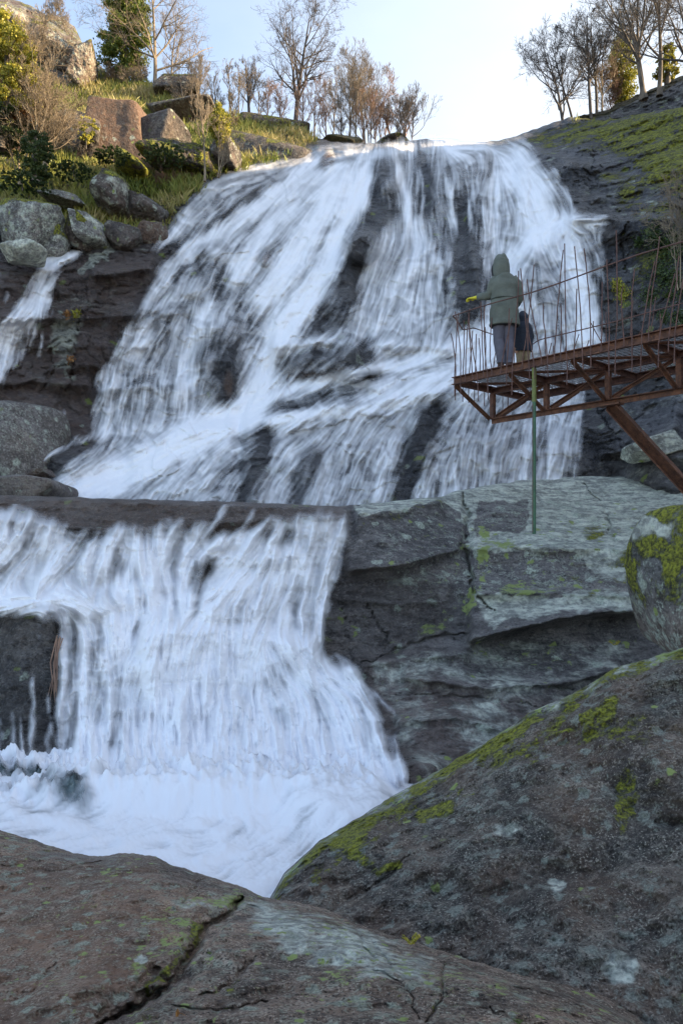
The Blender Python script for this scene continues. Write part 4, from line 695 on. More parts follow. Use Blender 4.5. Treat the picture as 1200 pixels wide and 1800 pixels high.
# right-hand ridge
GR = 'bare trees on the right ridge'
tree(at(992,214,Y=29),3.6,2.9,131,'spreading dark bare tree at the left end of the right ridge','bark_d',levels=4,n=(14,9,6,4),r0=.07,lean=(-.22,0),up=.25,first=.12,group=GR,ang=(30,62),wob=.14)
tree(at(1008,212,Y=29.4),4.1,2.2,132,'thin-stemmed bare tree beside the spreading dark one','bark_d',levels=4,n=(12,8,6,3),r0=.055,lean=(-.10,0),up=.3,group=GR)
tree(at(1040,206,Y=29),4.8,2.4,133,'tall slim bare tree leaning left in the middle of the right ridge','bark_d',levels=4,n=(14,9,6,4),r0=.075,lean=(-.10,0),up=.4,first=.3,group=GR)
tree(at(1047,204,Y=29.6),4.7,2.2,134,'tall reddish-stemmed tree crossing the slim leaning one','bark',levels=4,n=(12,8,6,3),r0=.07,lean=(.03,0),up=.4,first=.35,group=GR)
tree(at(1058,200,Y=29.8),4.3,2.0,135,'thin pale tree right of the reddish-stemmed one','bark_p',levels=4,n=(12,8,5,3),r0=.045,lean=(-.02,0),up=.4,group=GR)
tree(at(1132,156,Y=28),4.6,4.2,136,'large forked bare tree leaning left over the right bank','bark',levels=4,n=(14,9,7,4),r0=.11,lean=(-.22,0),up=.2,first=.3,group=GR,ang=(30,60))
tree(at(1128,158,Y=28.4),4.7,3.4,137,'upright bare trunk rising from the same foot as the forked tree','bark',levels=4,n=(13,9,6,4),r0=.10,lean=(.02,0),up=.3,first=.3,group=GR)
tree(at(1158,150,Y=28),4.8,3.9,138,'bare tree at the top right with branches crossing the frame edge','bark',levels=4,n=(14,9,6,4),r0=.10,lean=(.06,0),up=.2,first=.2,group=GR,ang=(30,62))
tree(at(1215,150,Y=26),3.8,3.6,139,'bare tree cut off by the right frame edge','bark_d',levels=4,n=(13,9,6,4),r0=.10,lean=(-.12,0),up=.2,first=.15,group=GR,ang=(34,66))
tree(at(1075,196,Y=30.5),2.6,1.7,140,'low pinkish shrub tree under the golden evergreen','bark_r',levels=4,n=(12,8,5,3),r0=.04,stems=3,group=GR)
# left slope, closer trees
GLs = 'bare trees on the left slope'
tree(at(70,300,Y=20.5),4.6,2.6,151,'golden pale bare tree in front of the crag at the left','bark_p',levels=4,n=(15,9,6,4),r0=.06,up=.35,first=.2,stems=2,group=GLs,ang=(24,54),wob=.13)
tree(at(36,300,Y=20.9),3.9,2.4,155,'third pale bare tree leaning by the bright bush at the left','bark_p',levels=4,n=(13,8,5,3),r0=.045,up=.35,stems=3,group=GLs,wob=.14)
tree(at(330,196,Y=30.2),3.4,2.2,156,'grey bare tree behind the square ridge outcrop','bark',levels=4,n=(13,8,5,3),r0=.05,up=.35,stems=2,group=GLs,wob=.13)
tree(at(82,296,Y=21),3.4,2.2,152,'second pale bare tree entwined with the golden one','bark_p',levels=4,n=(13,8,5,3),r0=.045,up=.35,stems=2,group=GLs,wob=.14)
tree(at(360,296,Y=22.4),3.2,1.3,153,'slim pale sapling rising through the moss mound','bark_p',levels=4,n=(13,7,4,3),r0=.035,up=.5,first=.35,group=GLs,ang=(18,42))
tree(at(384,290,Y=22.8),1.6,1.0,154,'short forked sapling under the yellow ivy bush','bark_p',levels=3,n=(8,6,4),r0=.03,up=.4,stems=3,group=GLs)
for i, (px, py, hh, sp, lb, mt) in enumerate([(110,275,1.9,1.7,'pale tangled shrub left of the big brown squared rock','bark_p'),(140,268,1.7,1.5,'pale tangled shrub against the face of the big brown squared rock','bark_p'),(92,270,1.8,1.5,'tangled shrub at the foot of the golden pale tree','bark_p'),
    (160,285,1.1,1.0,'low twiggy shrub below the big brown squared rock','bark'),(255,300,.9,1.6,'brown bramble patch in the middle of the slope','bark_r'),(300,318,.8,1.6,'brown bramble patch beside the top of the side channel','bark_r'),(330,310,.9,1.4,'brown bramble patch at the falls edge','bark_r'),
    (240,330,.7,1.2,'grey brush above the bluish layered slab','bark'),(300,165,1.1,1.4,'bare shrub on the square ridge outcrop','bark_p'),(240,145,1.5,1.6,'pale shrub at the foot of the ivy-covered tree','bark_p'),(205,140,1.2,1.2,'bare shrub left of the ivy-covered tree','bark_p'),(60,250,1.3,1.3,'bare shrub in front of the dark green bush','bark'),
    (215,350,.7,1.0,'grey twigs hanging over the slabs beside the falls','bark'),(20,270,1.3,1.2,'tangle of twigs below the dark green bush','bark_r'),(345,215,1.1,1.2,'pale brush on the terrace behind the moss mound','bark_p'),(400,225,1.0,1.2,'pale brush on the terrace left of the long dark rock wall','bark_p')]):
    tree(at(px,py,-.1) if px != 240 else at(px,py,Y=32.5),hh,sp,170+i,lb,mt,name='bare_shrub',cat='shrub',levels=3,n=(9,7,5),r0=.022,stems=9,up=.12,first=.1,group='bare shrubs on the left slope',wob=.17,ang=(25,60),twig=.007)
tree(at(1192,470,Y=13.5),2.6,1.0,190,'thin bare shrub hanging at the right frame edge beside the mossy wall','bark_p',name='bare_shrub',cat='shrub',levels=3,n=(9,6,4),r0=.016,stems=4,up=.3,wob=.14,twig=.005)
for i, (px, py) in enumerate([(96,40),(118,50)]):
    tree(at(px,py,Y=36),1.9,1.6,195+i,('faint thin tree behind the top left crag','faint thin tree at the right shoulder of the top left crag')[i],'bark_p',levels=4,n=(10,7,5,3),r0=.04,up=.4,stems=2)
# ivy-clad tree
def clad(base, H, rad, label, cat, nm, mat, seed, nl, size, prof, trunk_r=.14, hs=0., nclump=170, part='foliage'):
    root = bpy.data.objects.new(nm, None); link(root); root.location = base; tag(root, label, cat)
    PL = np.array([[[0, 0, H*t] for t in np.linspace(0, .95, 9)]]); V, f = tubes(PL, trunk_r*(1-.75*np.linspace(0, 1, 9))[None], 8); mesh_np('trunk', V, f, MAT['bark'], root)
    g = np.random.default_rng(seed); sh = [((g.uniform(-.15, .15)*rad, 0, H*t), (rad*pr, rad*pr*.9, H*.12), pr) for t, pr in prof]
    tot = sum(s_[2] for s_ in sh); sh = [(a, b, c/tot) for a, b, c in sh]; foliage_mass(root, part, sh, nclump, nl, size, mat, seed, hs)
    return root
clad(at(220,150,Y=33),5.0,1.15,'tall ivy-clad tree like a shaggy green column on the upper left skyline','tree','ivy_clad_tree','ivy',301,34000,.085,[(.12,.45),(.24,.85),(.36,1.0),(.48,.95),(.6,.88),(.72,.85),(.84,.75),(.95,.55),(1.05,.3)],hs=.2)
clad(at(1092,196,Y=31),3.4,.62,'golden evergreen with drooping foliage behind the right ridge trees','tree','evergreen_tree','gold',302,13000,.07,[(.2,.8),(.35,1.0),(.5,1.0),(.65,.85),(.8,.65),(.93,.35)],hs=-.12)
clad(at(1172,150,Y=30),1.6,.5,'low yellow-lit bush between the trunks at the top right','bush','leafy_bush','gold',303,5000,.07,[(.3,1.),(.6,.8),(.9,.5)])
clad(at(386,282,Y=23.2),1.65,.34,'yellow-green ivy bush standing on the terrace beside the pointed rock','bush','ivy_bush','gold',304,8000,.05,[(.3,.3),(.5,.75),(.65,1.),(.8,.8),(.95,.5)],trunk_r=.03)
clad(at(14,200,Y=20.2),2.7,.95,'bright yellow-green bush at the left frame edge','bush','leafy_bush','gold',305,26000,.055,[(.15,.7),(.3,1.),(.5,1.),(.7,.85),(.9,.55)],hs=.02)
clad(at(2,262,Y=20.6),1.5,1.0,'dark green bush below the bright yellow one','bush','leafy_bush','green',306,15000,.05,[(.2,1.),(.5,1.),(.8,.7)])
clad(at(62,320,Y=19.6),1.3,.5,'small dark juniper on the mossy slope near the left edge','bush','juniper_bush','green',307,9000,.045,[(.2,.8),(.45,1.),(.7,.9),(.9,.5)])
clad(at(38,222,Y=20.4),.7,.3,'rusty-leaved shrub between the two bushes at the left','bush','rusty_shrub','rust',308,1500,.06,[(.4,1.),(.8,.7)],trunk_r=.02)
clad(at(200,285,Y=22),.5,.6,'low green gorse patch below the squared rocks','bush','gorse_bush','green',309,5000,.045,[(.3,1.),(.6,.7)],trunk_r=.02)
clad(at(290,285,Y=22.4),.5,.8,'low green gorse patch in front of the moss mound','bush','gorse_bush','green',310,6000,.045,[(.3,1.),(.6,.7)],trunk_r=.02,hs=.15)
clad(at(130,310,Y=20.6),.4,.7,'low dark green heather patch on the left slope','bush','heather_bush','green',311,5000,.045,[(.3,1.),(.6,.7)],trunk_r=.02)
clad(at(40,335,Y=19.4),.45,.8,'dark heather patch above the pale angular boulder','bush','heather_bush','green',312,6000,.045,[(.3,1.),(.6,.7)],trunk_r=.02)
clad(at(152,262,Y=22.6),1.0,.4,'thin yellow-leaved sapling in front of the big brown squared rock','bush','leafy_sapling','gold',313,500,.07,[(.3,.6),(.6,1.),(.85,.7)],trunk_r=.015,nclump=60)
# ivy hanging on the right wall
def wall_plant(name, label, pts, nl, size, mat, seed, grp=None):
    g = np.random.default_rng(seed); C_ = []
    root = bpy.data.objects.new(name, None); link(root); (bx, by, br) = pts[0]; b = np.array(at(bx, by)); root.location = b; tag(root, label, 'climber' if 'ivy' in name else 'plant', grp)
    for (px, py, r_) in pts:
        k = int(nl*r_/sum(p[2] for p in pts)); X = g.normal(px, r_*.5, k); Yp_ = g.normal(py, r_*.6, k); d_ = cliffY(X[None], Yp_[None])[0]-np.abs(g.normal(0, .10, k))-.03; C_.append(P(X, Yp_, d_))
    V, f, h = leaves(np.concatenate(C_)-b, size, seed); mesh_np('foliage', V, f, MAT[mat], root, attrs={'hue': h})
    st_ = np.array([[at(px+g.uniform(-4,4), py+dy, -.06) for dy in np.linspace(-r_*.8, r_*.8, 6)] for (px, py, r_) in pts[:1]])-b
    V, f = tubes(st_, np.full(st_.shape[:2], .008), 4); mesh_np('stem', V, f, MAT['bark'], root)
wall_plant('ivy', 'green ivy spilling down the dark wall behind the railing', [(1150,415,22),(1175,440,26),(1160,480,24),(1185,500,28),(1140,520,16),(1120,425,10),(1195,420,20)], 2600, .05, 'green', 401)
wall_plant('ivy', 'yellowish tuft of leaves on the wall just above the middle of the railing', [(1092,515,14),(1085,500,10)], 700, .04, 'gold', 402)
wall_plant('ivy', 'dark ivy strands on the wall below the ledge stones at the right', [(1195,560,18),(1165,555,10)], 700, .045, 'green', 403)
wall_plant('fern', 'small orange fern tuft on the left rock face beside the side stream', [(118,552,5)], 130, .05, 'rust', 404)
wall_plant('fern', 'small yellow fern tuft next to the orange one on the left rock face', [(135,551,6)], 160, .05, 'gold', 405)
wall_plant('fern', 'rusty tuft growing in a crack low on the left rock face', [(124,632,5)], 120, .05, 'rust', 406)

# grass on the hillside
Vg = CLV[:379]; gw = CLA['grass'][:379]; Hn, Wn = gw.shape; pr = gw.copy(); pr[gw < .35] = 0; pxg = PXC+0*gw; pyg = (HY-Vg[..., 2]/Vg[..., 1]*F); pr[pyg > 460] = 0
area = np.ones_like(pr); pr = pr*(Vg[..., 1]/22)**2; extra = .25*poly(pxg, pyg, [(1000,215),(1110,170),(1250,120),(1250,175),(1120,200),(1040,222)], 8); pr = pr+extra; pr = pr.ravel()/pr.sum()
nt_ = 15000; idx = rng.choice(len(pr), nt_, p=pr); B0 = Vg.reshape(-1, 3)[idx]+rng.normal(0, .05, (nt_, 3)); nb = 7
B = np.repeat(B0, nb, 0)+rng.normal(0, .06, (nt_*nb, 3))*np.array([1, 1, .2]); hgt = rng.uniform(.10, .30, len(B))*np.repeat(.6+.8*sm(.5+vnoise(B0[:, 0]*.6, B0[:, 1]*.6, B0[:, 2]*.6, 5)), nb)
ln = np.stack([rng.normal(0, .35, len(B)), rng.normal(0, .35, len(B)), np.ones(len(B))], -1); wd = unit(np.stack([rng.normal(0, 1, len(B)), rng.normal(0, 1, len(B)), np.zeros(len(B))], -1))*.012
tipv = B+ln*hgt[:, None]; midv = B+ln*(hgt*.5)[:, None]*np.array([.6, .6, 1])
Vb = np.stack([B-wd, B+wd, tipv+wd*.1, midv-wd], 1).reshape(-1, 3); hue = np.repeat(np.clip(.5+.55*vnoise(B[:, 0]*.5, B[:, 1]*.5, B[:, 2]*.8, 15)+rng.normal(0, .15, len(B)), 0, 1), 4)
tag(mesh_np('grass', Vb, np.arange(len(Vb)).reshape(-1, 4), MAT['straw'], attrs={'hue': hue}), 'short green and straw-coloured grass on the left hillside', 'grass', kind='stuff')

# ------------------------------------------------------------------ viewing platform
def rustmat(name, a, b, c, rough=.8):
    m = M(name); n1 = m.noise(9, 6, .65); n2 = m.noise(45, 4, .7); n3 = m.noise(2.2, 3)
    col = m.mix(m.rng(n1, .35, .65), a, b); col = m.mix(m.rng(n2, .5, .75, 0, .8), col, c); col = m.mix(m.rng(n3, .5, .7, 0, .5), col, a)
    m.inp(Base_Color=col, Roughness=rough, Normal=m.bump(m.math('ADD', n1, n2), .5, .01)); return m.m
MAT['rust_steel'] = rustmat('rusty_steel', (.075,.036,.027), (.19,.085,.052), (.33,.14,.06)); MAT['rebar'] = rustmat('rusty_rebar', (.09,.048,.042), (.16,.082,.066), (.24,.12,.085))
MAT['galv'] = rustmat('grating_steel', (.18,.17,.17), (.30,.29,.29), (.22,.15,.12), .55); MAT['green_paint'] = rustmat('green_painted_steel', (.035,.10,.055), (.055,.15,.08), (.11,.07,.04), .5)
MAT['old_green'] = rustmat('yellowed_green_paint', (.12,.14,.04), (.18,.20,.05), (.10,.12,.04), .6)
A0 = np.array([1.834, 12.1, 2.755]); U_ = np.array([.6557, -.755, 0]); W_ = np.array([.755, .6557, 0]); Z_ = np.array([0, 0, 1.0])
def pl(s, w_, z=0.0): return U_*s+W_*w_+Z_*z
plat = bpy.data.objects.new('viewing_platform', None); link(plat); plat.location = A0
tag(plat, 'rusty steel viewing platform with grating deck, triangular truss and bent rebar railing', 'platform')
def beam(name, a, b, h, w_, mat, parent, thick=.012, roll=(0, 0, 1), prof='L'):
    """steel section between two points: an L angle, a T or a channel, with real flanges"""
    a, b = np.array(a, float), np.array(b, float); t = unit(b-a); r_ = np.array(roll, float); s_ = unit(np.cross(t, r_)); u = unit(np.cross(s_, t))
    if prof == 'L': rects = [((0, 0), (thick, h)), ((thick, h-thick), (w_, h))]
    elif prof == 'C': rects = [((0, 0), (thick, h)), ((thick, h-thick), (w_, h)), ((thick, 0), (w_, thick))]
    else: rects = [((0, 0), (w_, h))]
    Vs = []; Fs = []; n = 0
    for (x0, y0), (x1, y1) in rects:
        cs = [(x0, y0), (x1, y0), (x1, y1), (x0, y1)]; K = 7
        for k in range(K):
            q = a+(b-a)*k/(K-1)
            for cx_, cy_ in cs: Vs.append(q+s_*(cx_-w_/2)+u*(cy_-h/2))
        for k in range(K-1):
            for j in range(4): Fs.append([n+4*k+j, n+4*k+(j+1) % 4, n+4*k+4+(j+1) % 4, n+4*k+4+j])
        Fs.append([n+3, n+2, n+1, n]); e = n+4*(K-1); Fs.append([e, e+1, e+2, e+3]); n += 4*K
    return mesh_np(name, np.array(Vs), np.array(Fs), MAT[mat], parent, smooth=False)
SE = 6.2; LZ = -.54
beam('deck_chord', pl(-.02,0), pl(SE,0), .125, .07, 'rust_steel', plat, roll=(0,0,1), prof='C')
beam('deck_chord', pl(-.02,1.98), pl(SE,1.98), .125, .07, 'rust_steel', plat, prof='C')
beam('deck_chord', pl(.0,1.0,-.03), pl(SE,1.0,-.03), .10, .07, 'rust_steel', plat, prof='C')
beam('end_beam', pl(0,.04,-.004), pl(0,1.945,-.004), .11, .06, 'rust_steel', plat, prof='C')
beam('lower_chord', pl(-.03,1.0,LZ), pl(SE,1.0,LZ), .085, .085, 'rust_steel', plat)
nodes = [0, 1.07, 2.14, 3.21, 4.28, 5.35]
for i, s_ in enumerate(nodes):
    if i: beam('cross_beam', pl(s_,.05,-.012), pl(s_,1.93,-.012), .09, .05, 'rust_steel', plat)
    beam('truss_post', pl(s_+.02,1.0,LZ+.045), pl(s_+.02,1.0,-.085), .075, .075, 'rust_steel', plat, roll=tuple(U_))
    beam('truss_brace', pl(s_+.01,.03,-.07), pl(s_+.01,.94,LZ+.02), .05, .05, 'rust_steel', plat)
    beam('truss_brace', pl(s_+.01,1.95,-.07), pl(s_+.01,1.06,LZ+.02), .05, .05, 'rust_steel', plat)
    if i < 5:
        beam('truss_brace', pl(s_+.08,1.0,LZ+.06), pl(s_+1.02,1.0,-.09), .05, .05, 'rust_steel', plat)
        beam('deck_brace', pl(s_+.05,.06,-.055), pl(s_+1.02,.94,-.055), .03, .05, 'rust_steel', plat)
# grating: bearing bars across, twisted rods along
K = int(SE/.075); Vs = []; Fs = []; n = 0
def addbox(c, ax, hx_, ay, hy_, az, hz_):
    global n
    for k in range(8): Vs.append(np.array(c)+ax*(hx_ if k & 1 else -hx_)+ay*(hy_ if k & 2 else -hy_)+az*(hz_ if k & 4 else -hz_))
    for q in ((0,2,3,1),(4,5,7,6),(0,1,5,4),(2,6,7,3),(0,4,6,2),(1,3,7,5)): Fs.append([n+x for x in q])
    n += 8
for k in range(K): addbox(pl(.06+k*.075, .99, .072), U_, .0045, W_, .95, Z_, .010)
for k in range(13): addbox(pl(SE/2, .08+k*.15, .0845), U_, SE/2-.03, W_, .003, Z_, .003)
mesh_np('grating', np.array(Vs), np.array(Fs), MAT['galv'], plat, smooth=False)
def rod(name, pts, r_, mat, parent, sides=6):
    P_ = np.array(pts, float)[None]; V, f = tubes(P_, np.full(P_.shape[:2], r_), sides); return mesh_np(name, V, f, MAT[mat], parent)
def rail(pts, k=20):
    a = np.array(pts, float); t = np.linspace(0, len(a)-1, k*(len(a)-1)+1); i = np.minimum(t.astype(int), len(a)-2); f = (t-i)[:, None]; q = a[i]*(1-f)+a[i+1]*f
    q[:, 2] += .012*np.sin(t*4.1); return q
rod('rail', rail([pl(-.02,.0,1.07), pl(1.5,-.02,1.06), pl(3.2,-.03,1.10), pl(SE,-.03,1.06)]), .010, 'rebar', plat)
rod('rail', rail([pl(-.02,.0,1.07), pl(.0,.22,.90), pl(.02,.5,.95), pl(.0,1.5,.98)]), .009, 'rebar', plat)
rod('rail', rail([pl(.0,1.96,.72), pl(.02,1.98,.90), pl(.3,1.98,.97), pl(2.5,2.0,1.0), pl(SE,2.0,1.0)]), .010, 'rebar', plat)
rg = np.random.default_rng(55)
def bar(s_, w_, h, lean_s, lean_w, below, out):
    ks = np.linspace(-below, h, 9); pts = []
    for k in ks:
        t = max(k, 0)/max(h, .01); c = .06*math.sin(3*t+s_*5); pts.append(pl(s_+lean_s*t+c*.5*rg.uniform(.4,1)+lean_s*.25*min(k,0), w_+out+lean_w*t*t, k))
    rod('rebar_rod', pts, .0085, 'rebar', plat, 5)
for i in range(45):
    s_ = .03+i*.118+rg.uniform(-.03,.03); h = (rg.uniform(.95,1.15) if s_ < .8 else rg.choice([rg.uniform(.7,1.0), rg.uniform(1.15,1.62)], p=[.35,.65]))
    bar(s_, 0, h, rg.normal(0,.12 if s_ > .5 else .04), rg.normal(0,.08), rg.choice([.06,.25,.42],p=[.35,.35,.3]), -.05+rg.uniform(-.01,.01))
for i in range(12): bar(-.02, .08+i*.155+rg.uniform(-.03,.03), rg.uniform(.75,1.15), 0, rg.normal(0,.07), rg.choice([.05,.3]), 0)
for i in range(38):
    s_ = .1+i*.145+rg.uniform(-.04,.04); bar(s_, 1.98, rg.uniform(.55,1.3), rg.normal(0,.2), rg.normal(0,.1), .06, .05)
b0 = np.array(pl(2.2,1.0,LZ-.05)); b1 = np.array(pt(1265,922,11.35))-A0
beam('support_strut', b0, b1, .17, .13, 'rust_steel', plat, roll=(0.3,-.6,.7), prof='C', thick=.016)
beam('gusset_plate', pl(2.02,.99,LZ-.05), pl(2.38,.99,LZ-.05), .02, .16, 'rust_steel', plat, prof='B')
# green prop under the platform
pp = np.array([1.834+.6557*1.54, 12.1-.755*1.54, 0]); zb = (HY-948)/F*pp[1]
prop = bpy.data.objects.new('steel_prop', None); link(prop); prop.location = (pp[0], pp[1], zb); tag(prop, 'slim green steel pole propping the platform up from the lichen-covered rock', 'pole')
ztop = 2.755-.07-zb
rod('pole', [(0, 0, z_) for z_ in np.linspace(.02, ztop-.5, 8)], .029, 'green_paint', prop, 12)
rod('upper_tube', [(0, 0, z_) for z_ in np.linspace(ztop-.5, ztop, 4)], .033, 'old_green', prop, 12)
Vs = []; Fs = []; n = 0; X_ = np.array([1., 0, 0]); Yv = np.array([0, 1., 0])
addbox((0, 0, .008), X_, .10, Yv, .08, Z_, .010)
mesh_np('base_plate', np.array(Vs), np.array(Fs), MAT['galv'], prop, smooth=False)
for sx in (-1, 1):
    for sy in (-1, 1): rod('bolt', [(sx*.075, sy*.055, z_) for z_ in (.018, .03, .045, .06)], .012, 'galv', prop, 6)
rod('rust_stain', [(-.0245, -.0165, z_) for z_ in np.linspace(.1, ztop-.52, 6)], .006, 'rebar', prop, 5)

# ------------------------------------------------------------------ people
def cloth(name, col, rough=.8, sc_=40, col2=None):
    m = M(name); n1 = m.noise(sc_, 5, .65); n2 = m.noise(6, 4, .6); c = m.mix(m.rng(n2, .35, .7), col, col2 or tuple(x*1.35 for x in col)); m.inp(Base_Color=c, Roughness=rough, Normal=m.bump(m.math('ADD', n2, m.math('MULTIPLY', n1, .3)), .6, .03)); return m.m
MAT['parka'] = cloth('green_parka', (.105,.115,.095)); MAT['seam'] = cloth('green_seam', (.045,.052,.042)); MAT['trim'] = cloth('dark_trim', (.02,.02,.022)); MAT['grey_cloth'] = cloth('grey_trousers', (.10,.095,.12)); MAT['boot'] = cloth('boots', (.06,.035,.03)); MAT['glove'] = cloth('yellow_glove', (.62,.55,.04))
MAT['navy'] = cloth('navy_jacket', (.010,.014,.026)); MAT['tan'] = cloth('tan_trousers', (.22,.16,.09), col2=(.36,.27,.17)); MAT['skin'] = cloth('skin', (.42,.22,.14), .55); MAT['hair'] = cloth('hair', (.03,.018,.012))
def skin(name, verts, edges, mat, parent, sub=2, rootv=0):
    """one continuous surface grown round a skeleton of (x, y, z, radius_x, radius_y)"""
    me = bpy.data.meshes.new(name); me.from_pydata([v[:3] for v in verts], edges, []); o = bpy.data.objects.new(name, me); sc.collection.objects.link(o)
    sk = o.modifiers.new('skin', 'SKIN'); sk.use_smooth_shade = True
    for i, v in enumerate(verts): me.skin_vertices[0].data[i].radius = (v[3], v[4] if len(v) > 4 else v[3]); me.skin_vertices[0].data[i].use_root = (i == rootv)
    o.modifiers.new('sub', 'SUBSURF').levels = sub
    bpy.context.view_layer.update(); dg = bpy.context.evaluated_depsgraph_get(); nm = bpy.data.meshes.new_from_object(o.evaluated_get(dg))
    bpy.data.objects.remove(o); nm.name = name; nm.materials.clear(); nm.materials.append(MAT[mat]); nm.polygons.foreach_set('use_smooth', [True]*len(nm.polygons)); return link(bpy.data.objects.new(name, nm), parent)
def loft(name, rings, mat, parent, nseg=28, wr=.0, seed=0, cap=True, freq=9):
    """rings: (centre xyz, radius x, radius y[, power, roll]) skinned into a smooth garment with folds"""
    K = 6; R_ = []
    a = np.array([[*r_[0], r_[1], r_[2]] for r_ in rings]); t = np.linspace(0, len(a)-1, (len(a)-1)*K+1); i = np.clip(t.astype(int), 0, len(a)-2); f = t-i
    def cr(p0, p1, p2, p3, f): return .5*((2*p1)+(-p0+p2)*f+(2*p0-5*p1+4*p2-p3)*f*f+(-p0+3*p1-3*p2+p3)*f**3)
    g_ = lambda k: a[np.clip(k, 0, len(a)-1)]
    q = cr(g_(i-1), g_(i), g_(i+1), g_(i+2), f[:, None]); T = unit(np.gradient(q[:, :3], axis=0))
    X0 = np.array([1., 0, 0]); Vv = []
    for k in range(len(q)):
        ux = unit(X0-T[k]*np.dot(X0, T[k])) if abs(T[k][0]) < .9 else unit(Yv-T[k]*np.dot(Yv, T[k])); uy = np.cross(T[k], ux); th = np.arange(nseg)*2*math.pi/nseg
        Vv.append(q[k, :3]+ux*np.cos(th)[:, None]*q[k, 3]+uy*np.sin(th)[:, None]*q[k, 4])
    V = np.array(Vv); 
    if wr:
        c_ = q[:, None, :3]; V = V+unit(V-c_)*(wr*(fbm(V*np.array([.6, .6, 1.5]), freq, 3, s=seed, ridge=True))[..., None])
    S_ = len(q); I = np.arange(S_*nseg).reshape(S_, nseg); J = np.roll(I, -1, 1); fc = np.stack([I[:-1], J[:-1], J[1:], I[1:]], -1).reshape(-1, 4)
    Vf = V.reshape(-1, 3)
    if cap:
        nv = len(Vf); Vf = np.vstack([Vf, q[:1, :3], q[-1:, :3]]); c1 = np.stack([I[0], np.full(nseg, nv), np.full(nseg, nv), J[0]], -1); c2 = np.stack([J[-1], np.full(nseg, nv+1), np.full(nseg, nv+1), I[-1]], -1)
        me = bpy.data.meshes.new(name); fl = fc.tolist()+[[x[0], x[1], x[3]] for x in c1.tolist()]+[[x[0], x[1], x[3]] for x in c2.tolist()]
    else: me = bpy.data.meshes.new(name); fl = fc.tolist()
    me.from_pydata(Vf.tolist(), [], fl); me.materials.append(MAT[mat]); me.polygons.foreach_set('use_smooth', [True]*len(me.polygons)); me.update()
    return link(bpy.data.objects.new(name, me), parent)
def hand(w0, dirv, side, s=1.0):
    """skeleton of a hand: palm plus five bent fingers, returned as vertices and edges (index 0 at the wrist)"""
    d = unit(np.array(dirv, float)); sd = unit(np.cross(d, Z_))*side; dn = -Z_
    v = [(*w0, .026*s, .022*s)]; e = []; w0 = np.array(w0, float); pm = w0+d*.055*s; v.append((*pm, .034*s, .018*s)); e.append((0, 1))
    for k in range(4):
        o = sd*(k-1.5)*.020*s; L1 = (.034, .040, .037, .028)[k]*s; a = pm+d*.035*s+o; b = a+d*L1*.9+dn*L1*.3; c = b+d*L1*.25+dn*L1*.8; i0 = len(v)
        v += [(*a, .009*s), (*b, .0085*s), (*c, .0075*s)]; e += [(1, i0), (i0, i0+1), (i0+1, i0+2)]
    i0 = len(v); a = w0+d*.03*s+sd*.034*s; b = a+d*.03*s+sd*.018*s+dn*.01*s; c = b+d*.028*s-sd*.004*s; v += [(*a, .012*s), (*b, .010*s), (*c, .0085*s)]; e += [(0, i0), (i0, i0+1), (i0+1, i0+2)]
    return v, e
def add_sk(base, edges, v2, e2, attach):
    n0 = len(base); base += v2; edges += [(a+n0, b+n0) for a, b in e2]; edges.append((attach, n0))
def person(loc, label, rot=0):
    r_ = bpy.data.objects.new('person', None); link(r_); r_.location = loc; r_.rotation_euler = (0, 0, R(rot)); return tag(r_, label, 'person')
gz = 2.755+.092
ad = person((2.585, 11.675, gz), 'adult seen from behind in a hooded green parka, one yellow-gloved hand held out')
vb = [(-.02,0,.92,.13,.10),(-.03,0,1.12,.13,.10),(-.03,.0,1.33,.15,.10),(-.04,.01,1.46,.06,.06),(-.06,.04,1.56,.07,.085),(-.07,.05,1.66,.075,.09),(-.07,.05,1.74,.045,.05),
      (-.17,.0,1.40,.06),(-.235,.04,1.19,.047),(-.42,.17,1.19,.033),(.12,.0,1.40,.06),(.215,.03,1.15,.047),(.17,.20,1.02,.033),
      (-.10,0,.86,.085),(-.105,.02,.48,.058),(-.075,-.02,.10,.042),(.05,0,.86,.085),(.045,.03,.48,.058),(.045,.0,.10,.042),(-.085,.10,.045,.035),(.055,.12,.045,.035)]
eb = [(0,1),(1,2),(2,3),(3,4),(4,5),(5,6),(2,7),(7,8),(8,9),(2,10),(10,11),(11,12),(0,13),(13,14),(14,15),(0,16),(16,17),(17,18),(15,19),(18,20)]
h1, e1 = hand((.17,.23,1.01), (0,1,-.3), -1); add_sk(vb, eb, h1, e1, 12)
skin('body', vb, eb, 'skin', ad)
h2, e2 = hand((-.43,.175,1.19), (-.85,.5,.0), 1, 1.18); v_ = [(-.40,.155,1.19,.040,.036)]; ee = []; add_sk(v_, ee, h2, e2, 0); skin('glove', v_, ee, 'glove', ad)
loft('coat', [((-.02,0,.68),.225,.17),((-.02,0,.72),.23,.175),((-.02,0,.95),.212,.165),((-.025,0,1.12),.195,.150),((-.03,0,1.28),.205,.145),((-.03,0,1.40),.195,.12),((-.04,.01,1.47),.11,.10),((-.045,.015,1.50),.07,.08)], 'parka', ad, wr=.022, seed=3, freq=5)
loft('sleeve', [((-.14,.0,1.42),.075,.08),((-.19,.01,1.34),.078,.08),((-.228,.04,1.22),.068,.07),((-.27,.07,1.185),.06,.064),((-.34,.12,1.19),.052,.055),((-.41,.165,1.195),.043,.045)], 'parka', ad, wr=.015, seed=5, freq=11, nseg=20)
loft('sleeve', [((.10,.0,1.42),.075,.08),((.165,.0,1.34),.078,.08),((.205,.02,1.22),.07,.07),((.218,.05,1.13),.062,.064),((.20,.13,1.07),.052,.055),((.175,.20,1.03),.045,.045)], 'parka', ad, wr=.015, seed=6, freq=11, nseg=20)
